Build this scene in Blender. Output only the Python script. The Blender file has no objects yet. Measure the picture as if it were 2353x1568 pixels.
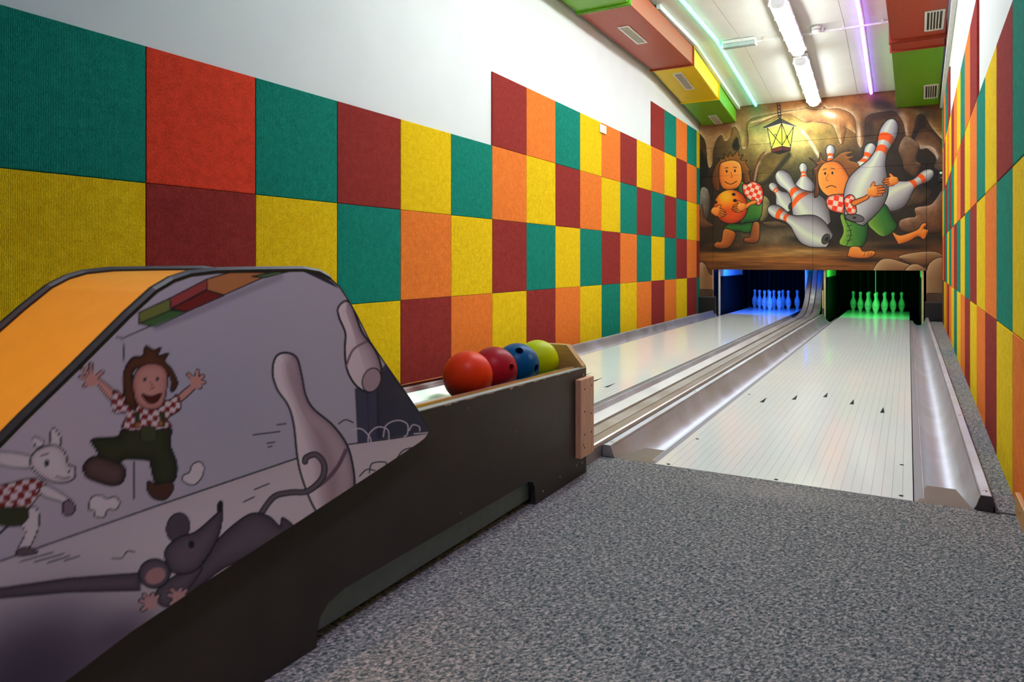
import bpy, bmesh, math
import numpy as np
from mathutils import Vector, Matrix
R = math.radians
scene = bpy.context.scene
C = scene.collection

# ------------------------------------------------------------------ camera, world, exposure
PSI = R(29.327)                       # the lanes run along +Y, the camera looks a little left of them
CAM = Vector((0.0, 0.0, 0.703)); FPX = 1621.58
cam_d = bpy.data.cameras.new('camera'); cam = bpy.data.objects.new('camera', cam_d); C.objects.link(cam)
cam.location = CAM; cam.rotation_euler = (R(90), 0, PSI)
cam_d.sensor_width = 36.0; cam_d.lens = FPX*36.0/2353.0; cam_d.shift_y = -(784.0-602.03)/2353.0
cam_d.clip_start = 0.02
cam_d.dof.use_dof = True; cam_d.dof.focus_distance = 4.2; cam_d.dof.aperture_fstop = 9.0
scene.camera = cam
world = bpy.data.worlds.new('world'); scene.world = world; world.use_nodes = True
world.node_tree.nodes['Background'].inputs[0].default_value = (0.5, 0.55, 0.65, 1); world.node_tree.nodes['Background'].inputs[1].default_value = 0.02
vs = scene.view_settings
vs.view_transform = 'Standard'; vs.look = 'None'; vs.gamma = 1.0; vs.exposure = 0.33; vs.use_curve_mapping = False
LUM = 32.0; LED = 6.5; PIT = .38; SPOT = 75.0; FILL_DOWN = 50.0      # strengths of the ceiling luminaires, colour strips, pin lamps, warm spot and added fill
scene.cycles.max_bounces = 4; scene.cycles.diffuse_bounces = 3; scene.cycles.glossy_bounces = 3; scene.cycles.transmission_bounces = 2; scene.cycles.caustics_reflective = False; scene.cycles.caustics_refractive = False; scene.cycles.adaptive_threshold = .05

# ------------------------------------------------------------------ materials
def lin(c):
    return tuple((v/255.0/12.92 if v/255.0 <= .04045 else ((v/255.0+.055)/1.055)**2.4) for v in c)
def new_mat(name):
    m = bpy.data.materials.new(name); m.use_nodes = True; nt = m.node_tree
    return m, nt, nt.nodes['Principled BSDF']
def nd(nt, kind, **kw):
    n = nt.nodes.new(kind)
    for k, v in kw.items():
        if k in n.inputs: n.inputs[k].default_value = v
        else: setattr(n, k, v)
    return n
def plain(name, col, rough=.5, metal=0., spec=.5, var=.06, scale=30., bump=0., bscale=200., stretch=(1, 1, 1), coat=0.):
    """one colour with a little mottling and, where asked, a fine relief"""
    m, nt, b = new_mat(name); L = nt.links; c = lin(col)
    tc = nd(nt, 'ShaderNodeTexCoord'); mp = nd(nt, 'ShaderNodeMapping'); mp.inputs['Scale'].default_value = stretch; L.new(tc.outputs['Object'], mp.inputs[0])
    n = nd(nt, 'ShaderNodeTexNoise', Scale=scale, Detail=2.0); L.new(mp.outputs[0], n.inputs['Vector'])
    r = nd(nt, 'ShaderNodeValToRGB'); L.new(n.outputs[0], r.inputs[0])
    r.color_ramp.elements[0].position = .3; r.color_ramp.elements[1].position = .7
    r.color_ramp.elements[0].color = tuple(v*(1-var*1.5) for v in c)+(1,); r.color_ramp.elements[1].color = tuple(min(1, v*(1+var)) for v in c)+(1,)
    L.new(r.outputs[0], b.inputs['Base Color'])
    b.inputs['Roughness'].default_value = rough; b.inputs['Metallic'].default_value = metal; b.inputs['Specular IOR Level'].default_value = spec
    b.inputs['Coat Weight'].default_value = coat
    if bump:
        n2 = nd(nt, 'ShaderNodeTexNoise', Scale=bscale, Detail=1.0); L.new(mp.outputs[0], n2.inputs['Vector'])
        bp = nd(nt, 'ShaderNodeBump', Strength=bump, Distance=.002); L.new(n2.outputs[0], bp.inputs['Height']); L.new(bp.outputs[0], b.inputs['Normal'])
    return m
def felt(name, col):
    """ribbed needle-felt wall tile; local x runs along the wall, z is up"""
    m, nt, b = new_mat(name); L = nt.links; c = lin(col)
    tc = nd(nt, 'ShaderNodeTexCoord'); oi = nd(nt, 'ShaderNodeObjectInfo')
    ad = nd(nt, 'ShaderNodeVectorMath', operation='ADD'); cb = nd(nt, 'ShaderNodeCombineXYZ')
    ml = nd(nt, 'ShaderNodeMath', operation='MULTIPLY'); ml.inputs[1].default_value = 7.0
    L.new(oi.outputs['Random'], ml.inputs[0]); L.new(ml.outputs[0], cb.inputs[1]); L.new(tc.outputs['Object'], ad.inputs[0]); L.new(cb.outputs[0], ad.inputs[1])
    mp = nd(nt, 'ShaderNodeMapping'); mp.inputs['Scale'].default_value = (1, 1, .35); L.new(ad.outputs[0], mp.inputs[0])
    n = nd(nt, 'ShaderNodeTexNoise', Scale=330.0, Detail=1.0, Roughness=.7); L.new(mp.outputs[0], n.inputs['Vector'])
    n3 = nd(nt, 'ShaderNodeTexNoise', Scale=30.0, Detail=1.0); L.new(ad.outputs[0], n3.inputs['Vector'])
    mx = nd(nt, 'ShaderNodeMath', operation='ADD'); m4 = nd(nt, 'ShaderNodeMath', operation='MULTIPLY'); m4.inputs[1].default_value = .35
    L.new(n3.outputs[0], m4.inputs[0]); L.new(n.outputs[0], mx.inputs[0]); L.new(m4.outputs[0], mx.inputs[1])
    r = nd(nt, 'ShaderNodeValToRGB'); e = r.color_ramp.elements; e[0].position = .45; e[1].position = .95
    e[0].color = tuple(v*.68 for v in c)+(1,); e[1].color = tuple(min(1, v*1.22+.01) for v in c)+(1,)
    L.new(mx.outputs[0], r.inputs[0]); L.new(r.outputs[0], b.inputs['Base Color'])
    b.inputs['Roughness'].default_value = .95; b.inputs['Specular IOR Level'].default_value = .12; pass
    w = nd(nt, 'ShaderNodeTexWave', bands_direction='X', Scale=62.0, Distortion=1.2, Detail=0.0); L.new(ad.outputs[0], w.inputs['Vector'])
    a2 = nd(nt, 'ShaderNodeMath', operation='MULTIPLY_ADD'); a2.inputs[1].default_value = .5; L.new(w.outputs[1], a2.inputs[0]); L.new(n.outputs[0], a2.inputs[2])
    bp = nd(nt, 'ShaderNodeBump', Strength=.6, Distance=.003); L.new(a2.outputs[0], bp.inputs['Height']); L.new(bp.outputs[0], b.inputs['Normal'])
    return m
def carpet_mat():
    m, nt, b = new_mat('grey felt carpet'); L = nt.links
    tc = nd(nt, 'ShaderNodeTexCoord'); mp = nd(nt, 'ShaderNodeMapping'); mp.inputs['Scale'].default_value = (1, 1, 1); mp.inputs['Rotation'].default_value = (0, 0, R(35)); L.new(tc.outputs['Object'], mp.inputs[0])
    st = nd(nt, 'ShaderNodeMapping'); st.inputs['Scale'].default_value = (1, .55, 1); L.new(mp.outputs[0], st.inputs[0])
    n = nd(nt, 'ShaderNodeTexNoise', Scale=190.0, Detail=2.0, Roughness=.7, Distortion=.8); L.new(st.outputs[0], n.inputs['Vector'])
    r = nd(nt, 'ShaderNodeValToRGB'); e = r.color_ramp.elements; e[0].position = .36; e[1].position = .66
    e[0].color = lin((56, 70, 74))+(1,); e[1].color = lin((192, 180, 172))+(1,); x = e.new(.5); x.color = lin((119, 121, 119))+(1,)
    L.new(n.outputs[0], r.inputs[0])
    n2 = nd(nt, 'ShaderNodeTexNoise', Scale=2.2, Detail=3.0); L.new(tc.outputs['Object'], n2.inputs['Vector'])
    # worn, dusty patch in front of the foul line
    ws = nd(nt, 'ShaderNodeVectorMath', operation='SUBTRACT'); ws.inputs[1].default_value = (-.36, 2.27, 0); L.new(tc.outputs['Object'], ws.inputs[0])
    wm = nd(nt, 'ShaderNodeVectorMath', operation='MULTIPLY'); wm.inputs[1].default_value = (3.4, 8.0, 1); L.new(ws.outputs[0], wm.inputs[0])
    wl = nd(nt, 'ShaderNodeVectorMath', operation='LENGTH'); L.new(wm.outputs[0], wl.inputs[0])
    mr = nd(nt, 'ShaderNodeMapRange'); mr.inputs['From Min'].default_value = 0.; mr.inputs['From Max'].default_value = 1.1; mr.inputs['To Min'].default_value = .6; mr.inputs['To Max'].default_value = 0.; L.new(wl.outputs['Value'], mr.inputs['Value'])
    mm = nd(nt, 'ShaderNodeMath', operation='MULTIPLY'); L.new(mr.outputs[0], mm.inputs[0]); L.new(n2.outputs[0], mm.inputs[1])
    mix = nd(nt, 'ShaderNodeMix', data_type='RGBA'); mix.inputs['B'].default_value = lin((176, 168, 160))+(1,); L.new(mm.outputs[0], mix.inputs['Factor']); L.new(r.outputs[0], mix.inputs['A'])
    L.new(mix.outputs['Result'], b.inputs['Base Color'])
    b.inputs['Roughness'].default_value = 1.; b.inputs['Specular IOR Level'].default_value = .05
    bp = nd(nt, 'ShaderNodeBump', Strength=.8, Distance=.004); L.new(n.outputs[0], bp.inputs['Height']); L.new(bp.outputs[0], b.inputs['Normal'])
    return m
def wood(name, col, along='X'):
    m, nt, b = new_mat(name); L = nt.links; c = lin(col)
    tc = nd(nt, 'ShaderNodeTexCoord'); mp = nd(nt, 'ShaderNodeMapping'); mp.inputs['Scale'].default_value = {'X': (1, 10, 10), 'Y': (10, 1, 10), 'Z': (10, 10, 1)}[along]; L.new(tc.outputs['Object'], mp.inputs[0])
    n = nd(nt, 'ShaderNodeTexNoise', Scale=9.0, Detail=3.0, Distortion=1.2); L.new(mp.outputs[0], n.inputs['Vector'])
    r = nd(nt, 'ShaderNodeValToRGB'); e = r.color_ramp.elements; e[0].position = .32; e[1].position = .7
    e[0].color = tuple(v*.8 for v in c)+(1,); e[1].color = tuple(min(1, v*1.06) for v in c)+(1,); L.new(n.outputs[0], r.inputs[0]); L.new(r.outputs[0], b.inputs['Base Color'])
    b.inputs['Roughness'].default_value = .5; return m
def metal(name, col, rough, along='Y'):
    """rolled aluminium, scratched along its length"""
    m, nt, b = new_mat(name); L = nt.links; c = lin(col)
    tc = nd(nt, 'ShaderNodeTexCoord'); mp = nd(nt, 'ShaderNodeMapping'); mp.inputs['Scale'].default_value = (60, 1.2, 60) if along == 'Y' else (1.2, 60, 60); L.new(tc.outputs['Object'], mp.inputs[0])
    n = nd(nt, 'ShaderNodeTexNoise', Scale=3.0, Detail=2.0); L.new(mp.outputs[0], n.inputs['Vector'])
    n2 = nd(nt, 'ShaderNodeTexNoise', Scale=5.0, Detail=3.0, Roughness=.7); L.new(tc.outputs['Object'], n2.inputs['Vector'])
    r = nd(nt, 'ShaderNodeMapRange'); r.inputs['To Min'].default_value = rough*.7; r.inputs['To Max'].default_value = rough*1.5; L.new(n2.outputs[0], r.inputs['Value']); L.new(r.outputs[0], b.inputs['Roughness'])
    cr = nd(nt, 'ShaderNodeValToRGB'); e = cr.color_ramp.elements; e[0].position = .3; e[1].position = .7; e[0].color = tuple(v*.8 for v in c)+(1,); e[1].color = c+(1,); L.new(n2.outputs[0], cr.inputs[0]); L.new(cr.outputs[0], b.inputs['Base Color'])
    b.inputs['Metallic'].default_value = 1.
    bp = nd(nt, 'ShaderNodeBump', Strength=.12, Distance=.001); L.new(n.outputs[0], bp.inputs['Height']); L.new(bp.outputs[0], b.inputs['Normal'])
    return m
def glow(name, col, k):
    m, nt, b = new_mat(name)
    b.inputs['Base Color'].default_value = (.8, .8, .8, 1); b.inputs['Emission Color'].default_value = tuple(col)+(1,); b.inputs['Emission Strength'].default_value = k
    return m
def painted(name, rough):
    m, nt, b = new_mat(name); L = nt.links
    a = nd(nt, 'ShaderNodeAttribute', attribute_name='paint'); L.new(a.outputs['Color'], b.inputs['Base Color'])
    n = nd(nt, 'ShaderNodeTexNoise', Scale=60.0, Detail=1.0); r = nd(nt, 'ShaderNodeMapRange'); r.inputs['To Min'].default_value = rough*.8; r.inputs['To Max'].default_value = rough*1.25
    L.new(n.outputs[0], r.inputs['Value']); L.new(r.outputs[0], b.inputs['Roughness']); b.inputs['Specular IOR Level'].default_value = .35
    return m
TILE = {'T': felt('teal felt', (4, 130, 108)), 'O': felt('orange felt', (255, 126, 44)), 'R': felt('maroon felt', (150, 46, 40)), 'Y': felt('yellow felt', (255, 200, 0)), 'Q': felt('red-orange felt', (232, 66, 38))}
M = dict(
    plaster=plain('white plaster', (222, 224, 220), .85, var=.015, scale=3, bump=.15, bscale=120),
    ceiling=plain('painted ceiling board', (238, 236, 226), .8, var=.02, scale=4, bump=.1, bscale=60),
    carpet=carpet_mat(), alu=metal('scratched aluminium', (206, 207, 216), .5), ledge=metal('dull ledge', (150, 146, 150), .6), tray=metal('tray aluminium', (214, 212, 208), .22),
    lane=plain('ivory lane laminate', (240, 246, 240), .12, var=.012, scale=2, spec=.55), lane_core=plain('lane underlay', (168, 158, 152), .8),
    black=plain('black lacquer', (24, 24, 24), .5), dark=plain('dark lining', (11, 12, 14), .85, var=.2, scale=8, spec=.12), grey=plain('dark grey', (64, 64, 66), .6),
    arrow=plain('dark grey inlay', (24, 26, 26), .6, spec=.05), box=plain('brown-black board', (58, 51, 45), .5, var=.08, scale=12, spec=.4), kick=plain('slate kick board', (112, 128, 132), .5),
    chip=plain('bare chipboard', (196, 160, 136), .8), white=plain('white plastic', (236, 234, 226), .45), offwhite=plain('ivory plastic', (226, 220, 202), .5),
    pin=plain('pin plastic', (236, 234, 228), .35, var=.03, scale=40), ring=plain('pin ring', (150, 150, 146), .5),
    dgreen=plain('green duct paint', (112, 176, 30), .42, var=.03), dred=plain('red-brown duct paint', (172, 72, 42), .42, var=.05), dyel=plain('yellow duct paint', (242, 206, 8), .42, var=.03), dred2=plain('brick red duct paint', (176, 62, 38), .42, var=.05),
    hoodtop=plain('amber laminate', (246, 166, 48), .32, var=.02), rubber=plain('black rubber', (26, 27, 28), .45), mural=painted('mural paint', .55), print=painted('printed foil', .38),
    wood=wood('pale beech', (230, 172, 136), 'Z'), wood2=wood('yellow pine', (206, 156, 84), 'X'), wood3=wood('yellow pine rail', (206, 150, 92), 'Y'), brown=plain('brown paint', (92, 62, 38), .6, var=.2, scale=9),
    steel=plain('screw steel', (190, 186, 180), .3, metal=1.), cord=plain('dark cord', (30, 32, 34), .8), cordg=plain('pale cord', (210, 214, 206), .7), diffuser=glow('lit diffuser', (.90, .985, 1.), LUM), diffuser2=glow('bright diffuser', (.90, .985, 1.), LUM*1.46), lampend=glow('lit lamp end', (.9, .98, 1.), .3), grille=plain('grille mesh', (196, 188, 160), .6),
    cyan=glow('cyan light strip', (.03, 1., .62), LED*.9), purple=glow('violet light strip', (.26, .07, 1.), LED*2.1), profile=plain('strip profile', (214, 222, 220), .4), lens=plain('clear lens', (176, 196, 190), .2), greenlamp=glow('green indicator', (.1, .8, .25), .6), post=plain('pale yellow board', (222, 212, 150), .5), postw=plain('white board edge', (226, 224, 226), .5),
    b_orange=plain('orange ball', (246, 62, 18), .4, var=.06, scale=22, spec=.16), b_maroon=plain('maroon ball', (176, 22, 38), .4, var=.08, scale=22, spec=.16), b_blue=plain('blue ball', (0, 84, 134), .4, var=.08, scale=22, spec=.16), b_lime=plain('lime ball', (204, 216, 0), .42, var=.05, scale=22, spec=.16), emblem=plain('pale print', (200, 214, 224), .5), hole=plain('ball core', (60, 22, 24), .7))

# ------------------------------------------------------------------ helpers
WL = {}                                                   # world position of every object's origin (no parent is ever rotated unless noted)
def me_of(name, V, F, mat, smooth=False):
    me = bpy.data.meshes.new(name); me.from_pydata([tuple(v) for v in V], [], [tuple(f) for f in F])
    me.materials.append(mat if not isinstance(mat, str) else M[mat]); me.update()
    if smooth: me.shade_smooth()
    return me
def tag(o, label=None, cat=None, group=None, kind=None):
    if label: o['label'] = label
    if cat: o['category'] = cat
    if group: o['group'] = group
    if kind: o['kind'] = kind
    return o
def add(name, V, F, mat, parent=None, origin=None, smooth=False):
    """one mesh object; V in world coordinates"""
    V = np.asarray(V, float)
    if origin is None: origin = WL[parent] if parent is not None else np.array([(V[:, 0].min()+V[:, 0].max())/2, (V[:, 1].min()+V[:, 1].max())/2, V[:, 2].min()])
    origin = np.asarray(origin, float)
    o = bpy.data.objects.new(name, me_of(name, V-origin, F, mat, smooth)); C.objects.link(o)
    if parent is not None: o.parent = parent; o.location = tuple(origin-WL[parent])
    else: o.location = tuple(origin)
    WL[o] = origin
    return o
def thing(name, loc, label, cat, group=None):
    o = bpy.data.objects.new(name, None); C.objects.link(o); o.location = loc; o.empty_display_size = .1; WL[o] = np.asarray(loc, float)
    return tag(o, label, cat, group)
def box(x0, x1, y0, y1, z0, z1):
    V = [(x, y, z) for z in (z0, z1) for y in (y0, y1) for x in (x0, x1)]
    return V, [(0, 2, 3, 1), (4, 5, 7, 6), (0, 1, 5, 4), (2, 6, 7, 3), (0, 4, 6, 2), (1, 3, 7, 5)]
def bbox(x0, x1, y0, y1, z0, z1, b=.004):
    """box with chamfered edges"""
    bm = bmesh.new(); V, F = box(x0, x1, y0, y1, z0, z1); vs_ = [bm.verts.new(v) for v in V]
    for f in F: bm.faces.new([vs_[i] for i in f])
    bmesh.ops.bevel(bm, geom=bm.edges[:], offset=b, segments=2, affect='EDGES', profile=.6); bm.verts.index_update()
    r = [tuple(v.co) for v in bm.verts], [tuple(v.index for v in f.verts) for f in bm.faces]; bm.free(); return r
def join(*parts):
    V = []; F = []
    for v, f in parts:
        k = len(V); V += [tuple(x) for x in v]; F += [tuple(i+k for i in q) for q in f]
    return V, F
def sweep(prof, path, closed=True, cap=True):
    """cross-section points (offset along X, offset along the path's normal) carried along a path of (x, y, z) in a YZ plane"""
    path = np.asarray(path, float); n = len(prof); V = []; F = []
    for i, p in enumerate(path):
        a = path[max(i-1, 0)]; b = path[min(i+1, len(path)-1)]; t = b-a; t /= np.linalg.norm(t); nr = np.array([0, -t[2], t[1]])
        for ox, oz in prof: V.append(p+np.array([ox, 0, 0])+nr*oz)
    m = n if closed else n-1
    for i in range(len(path)-1):
        for j in range(m):
            a = i*n+j; b = i*n+(j+1) % n; F.append((a, b, b+n, a+n))
    if cap and closed: F.append(tuple(range(n))[::-1]); F.append(tuple((len(path)-1)*n+j for j in range(n)))
    return V, F
def prism(poly, axis, a, b):
    """polygon extruded along an axis; poly gives the other two coordinates in order"""
    n = len(poly); V = []
    for w in (a, b):
        for p, q in poly: V.append({'X': (w, p, q), 'Y': (p, w, q), 'Z': (p, q, w)}[axis])
    F = [tuple(range(n)), tuple(range(2*n-1, n-1, -1))]
    for i in range(n): F.append((i, i+n, (i+1) % n+n, (i+1) % n))
    return V, F
def cyl(p, q, r, n=12, r2=None):
    p = Vector(p); q = Vector(q); d = (q-p).normalized(); u = d.orthogonal().normalized(); w = d.cross(u); r2 = r if r2 is None else r2; V = []
    for c_, rr in ((p, r), (q, r2)):
        for i in range(n): a = 2*math.pi*i/n; V.append(tuple(c_+(u*math.cos(a)+w*math.sin(a))*rr))
    F = [(i, (i+1) % n, n+(i+1) % n, n+i) for i in range(n)]+[tuple(range(n))[::-1], tuple(range(n, 2*n))]
    return V, F
def lathe(prof, c, n=20):
    V = []; F = []
    for r, z in prof:
        for i in range(n): a = 2*math.pi*i/n; V.append((c[0]+r*math.cos(a), c[1]+r*math.sin(a), c[2]+z))
    for k in range(len(prof)-1):
        for i in range(n): a = k*n+i; b = k*n+(i+1) % n; F.append((a, b, b+n, a+n))
    F.append(tuple(range(n))[::-1]); F.append(tuple((len(prof)-1)*n+i for i in range(n))); return V, F
def screen(X, Y, Z):
    """where a point of the room falls in the photograph, used to bring measured artwork onto its board"""
    xc = X*math.cos(PSI)+Y*math.sin(PSI); zc = -X*math.sin(PSI)+Y*math.cos(PSI)
    return 1176.5+FPX*xc/zc, 602.03-FPX*(Z-CAM.z)/zc
def paint_grid(name, P, nu, nv, cols, mat, parent, thick):
    """a board: a fine front grid carrying paint per vertex, closed by a back and edges"""
    V = P.reshape(-1, 3); F = []
    i = np.arange(nu*nv).reshape(nv, nu); q = np.stack([i[:-1, :-1], i[:-1, 1:], i[1:, 1:], i[1:, :-1]], -1).reshape(-1, 4)
    rim = list(i[0, :])+list(i[1:, -1])+list(i[-1, -2::-1])+list(i[-2:0:-1, 0]); n0 = len(V)
    V = np.concatenate([V, V[rim]+np.asarray(thick)]); m = len(rim)
    side = np.array([(rim[(k+1) % m], rim[k], n0+k, n0+(k+1) % m) for k in range(m)])
    o0 = WL[parent]; allq = np.concatenate([q, side])
    me = bpy.data.meshes.new(name); me.vertices.add(len(V)); me.vertices.foreach_set('co', (V-o0).astype(np.float32).ravel())
    me.loops.add(4*len(allq)); me.polygons.add(len(allq)); me.loops.foreach_set('vertex_index', allq.ravel().astype(np.int32))
    me.polygons.foreach_set('loop_start', np.arange(0, 4*len(allq), 4, dtype=np.int32)); me.polygons.foreach_set('loop_total', np.full(len(allq), 4, np.int32))
    me.update(calc_edges=True); me.validate()
    at = me.color_attributes.new('paint', 'FLOAT_COLOR', 'POINT'); cc = np.ones((len(V), 4), np.float32); cc[:n0, :3] = cols; cc[n0:, :3] = cols[rim]
    at.data.foreach_set('color', cc.ravel()); me.materials.append(M[mat])
    o = bpy.data.objects.new(name, me); C.objects.link(o); o.parent = parent; WL[o] = o0
    return o

# ---------------------------------------------------------------- painter
class Cv:
    """A little airbrush: colours are painted on a raster, then baked to the vertices of a board."""
    def __init__(s, w, h, k, col):
        s.k = k; s.w = int(w*k); s.h = int(h*k)
        s.a = np.empty((s.h, s.w, 3), np.float32); s.a[:] = col
        s.rng = np.random.RandomState(7)
    def noise(s, cx, cy, seed=0):
        r = np.random.RandomState(seed)
        g = r.rand(cy+2, cx+2).astype(np.float32)
        y = np.linspace(0, cy, s.h, dtype=np.float32); x = np.linspace(0, cx, s.w, dtype=np.float32)
        yi = y.astype(int); xi = x.astype(int); fy = (y-yi)[:, None]; fx = (x-xi)[None, :]
        fy = fy*fy*(3-2*fy); fx = fx*fx*(3-2*fx)
        a = g[np.ix_(yi, xi)]; b = g[np.ix_(yi, xi+1)]; c = g[np.ix_(yi+1, xi)]; d = g[np.ix_(yi+1, xi+1)]
        return (a*(1-fx)+b*fx)*(1-fy)+(c*(1-fx)+d*fx)*fy
    @staticmethod
    def spline(p, closed=True, n=7):
        p = np.asarray(p, float); m = len(p); out = []
        for i in range(m if closed else m-1):
            if closed: a, b, c, d = p[i-1], p[i], p[(i+1) % m], p[(i+2) % m]
            else: a, b, c, d = p[max(i-1, 0)], p[i], p[i+1], p[min(i+2, m-1)]
            for t in np.arange(n)/n:
                out.append(.5*((2*b)+(c-a)*t+(2*a-5*b+4*c-d)*t*t+(3*b-a-3*c+d)*t**3))
        if not closed: out.append(p[-1])
        return np.array(out)
    def box(s, p, m):
        x0 = max(int(p[:, 0].min()-m), 0); x1 = min(int(p[:, 0].max()+m)+2, s.w)
        y0 = max(int(p[:, 1].min()-m), 0); y1 = min(int(p[:, 1].max()+m)+2, s.h)
        return x0, x1, y0, y1
    def dist(s, p, closed, bx):
        x0, x1, y0, y1 = bx
        X, Y = np.meshgrid(np.arange(x0, x1, dtype=np.float32), np.arange(y0, y1, dtype=np.float32))
        d = np.full(X.shape, 1e9, np.float32); ins = np.zeros(X.shape, bool)
        m = len(p)
        for i in range(m if closed else m-1):
            (ax, ay), (bx_, by) = p[i], p[(i+1) % m]
            dx, dy = bx_-ax, by-ay; L = dx*dx+dy*dy+1e-9
            t = np.clip(((X-ax)*dx+(Y-ay)*dy)/L, 0, 1)
            d = np.minimum(d, (X-ax-t*dx)**2+(Y-ay-t*dy)**2)
            if closed and ay != by:
                ins ^= ((ay > Y) != (by > Y)) & (X < (Y-ay)*dx/dy+ax)
        d = np.sqrt(d)
        return (np.where(ins, -d, d) if closed else d), X, Y
    def put(s, bx, al, col):
        x0, x1, y0, y1 = bx
        r = s.a[y0:y1, x0:x1]; r += (np.asarray(col, np.float32)-r)*al[..., None]
    def fill(s, pts, col, smooth=True, soft=1.2, edge=None, ew=18, light=None, la=0., ang=-120, line=None, lw=5, alpha=1., hi=None, clip=None):
        """edge/ew: a darker rim airbrushed inwards; light/la/ang: a highlight from one side; line: ink outline"""
        p = np.asarray(pts, float)*s.k
        if smooth: p = s.spline(p)
        bx = s.box(p, max(soft*2, lw)*s.k+2)
        if bx[1] <= bx[0] or bx[3] <= bx[2]: return
        d, X, Y = s.dist(p, True, bx)
        so = max(soft*s.k, .55); al = np.clip(.5-d/(2*so), 0, 1)*alpha
        if clip is not None: al = al*clip[bx[2]:bx[3], bx[0]:bx[1]]
        c = np.empty(d.shape+(3,), np.float32); c[:] = col
        din = np.maximum(-d, 0)
        if light is not None:
            t = math.radians(ang); u = X*math.cos(t)+Y*math.sin(t)
            lo, hi_ = (p@np.array([math.cos(t), math.sin(t)])).min(), (p@np.array([math.cos(t), math.sin(t)])).max()
            f = np.clip((u-lo)/(hi_-lo+1e-6), 0, 1)**1.6*la
            c += (np.asarray(light, np.float32)-c)*f[..., None]
        if edge is not None:
            f = np.exp(-din/(ew*s.k))
            if light is not None and d.shape[0] > 2 and d.shape[1] > 2:
                gy, gx = np.gradient(d); lit = gx*math.cos(t)+gy*math.sin(t)
                c += (np.asarray(light, np.float32)-c)*(f*np.clip(lit*1.3, 0, 1)*min(1., la*1.3))[..., None]
                f = f*np.clip(.35-lit, 0, 1)
            c += (np.asarray(edge, np.float32)-c)*f[..., None]
        if hi is not None:
            hx, hy, hr, hc, ha = hi
            f = ha*np.exp(-(((X/s.k-hx)/hr)**2+((Y/s.k-hy)/hr)**2))
            c += (np.asarray(hc, np.float32)-c)*f[..., None]
        s.put(bx, al, c)
        if line is not None:
            al = np.clip(lw*s.k/2+.5-np.abs(d), 0, 1)*alpha
            if clip is not None: al = al*clip[bx[2]:bx[3], bx[0]:bx[1]]
            s.put(bx, al, line)
        return bx, d
    def ln(s, pts, col, w=5, smooth=True, alpha=1., closed=False, soft=0.):
        p = np.asarray(pts, float)*s.k
        if smooth and len(p) > 2: p = s.spline(p, closed)
        bx = s.box(p, w*s.k+soft*3*s.k+2)
        if bx[1] <= bx[0] or bx[3] <= bx[2]: return
        d, X, Y = s.dist(p, closed, bx); d = np.abs(d)
        if soft: al = np.exp(-(np.maximum(d-w*s.k/2, 0)/(soft*s.k))**2)*alpha
        else: al = np.clip(w*s.k/2+.5-d, 0, 1)*alpha
        s.put(bx, al, col)
    def blob(s, cx, cy, rx, ry, col, al=1., rot=0, pw=2.):
        k = s.k; R = max(rx, ry)*2.2
        bx = s.box(np.array([[cx-R, cy-R], [cx+R, cy+R]])*k, 0)
        if bx[1] <= bx[0] or bx[3] <= bx[2]: return
        X, Y = np.meshgrid(np.arange(bx[0], bx[1])/k-cx, np.arange(bx[2], bx[3])/k-cy)
        t = math.radians(rot); U = X*math.cos(t)+Y*math.sin(t); V = -X*math.sin(t)+Y*math.cos(t)
        s.put(bx, (al*np.exp(-((U/rx)**2+(V/ry)**2)**(pw/2))).astype(np.float32), col)
    def circ(s, cx, cy, r, col, ry=None, rot=0, **kw):
        ry = ry or r; t = np.linspace(0, 2*np.pi, 24, endpoint=False); q = math.radians(rot)
        x = r*np.cos(t); y = ry*np.sin(t)
        s.fill(np.stack([cx+x*math.cos(q)-y*math.sin(q), cy+x*math.sin(q)+y*math.cos(q)], 1), col, **kw)
    def checks(s, pts, c1, c2, size, rot, line=None, lw=5, edge=None, ew=14):
        p = s.spline(np.asarray(pts, float)*s.k); bx = s.box(p, 3+lw*s.k); d, X, Y = s.dist(p, True, bx)
        t = math.radians(rot); U = (X*math.cos(t)+Y*math.sin(t))/s.k/size; V = (-X*math.sin(t)+Y*math.cos(t))/s.k/size
        m = ((np.floor(U)+np.floor(V)) % 2).astype(np.float32)[..., None]
        c = np.asarray(c1, np.float32)*m+np.asarray(c2, np.float32)*(1-m)
        if edge is not None:
            c = c+(np.asarray(edge, np.float32)-c)*np.exp(-np.maximum(-d, 0)/(ew*s.k))[..., None]
        s.put(bx, np.clip(.5-d, 0, 1), c)
        if line is not None: s.put(bx, np.clip(lw*s.k/2+.5-np.abs(d), 0, 1), line)
    def pin(s, head, base, w, body=(200, 196, 196), dark=(92, 86, 88), ink=(22, 20, 20), stripe=None, lw=5, hi=(238, 246, 214), band=(0.2, 0.36)):
        """a bowling pin lying along head->base; w is its belly width"""
        h = np.array(head, float); b = np.array(base, float); L = np.linalg.norm(b-h); ax = (b-h)/L; nx = np.array([-ax[1], ax[0]])
        if nx[0] > 0: nx = -nx
        prof = [(0, .02), (.015, .2), (.05, .33), (.12, .42), (.19, .40), (.27, .31), (.33, .30), (.42, .42), (.52, .72), (.62, .95), (.70, 1.), (.80, .93), (.90, .72), (.97, .54), (1., .44), (1.0, .02)]
        lp = [h+ax*t*L+nx*q*w/2 for t, q in prof]; rp = [h+ax*t*L-nx*q*w/2 for t, q in prof]
        pts = np.array(lp+rp[::-1]); p = s.spline(pts*s.k, n=4); bx = s.box(p, lw*s.k+3)
        if bx[1] <= bx[0] or bx[3] <= bx[2]: return
        d, X, Y = s.dist(p, True, bx); P = np.stack([X/s.k-h[0], Y/s.k-h[1]], -1)
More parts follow.
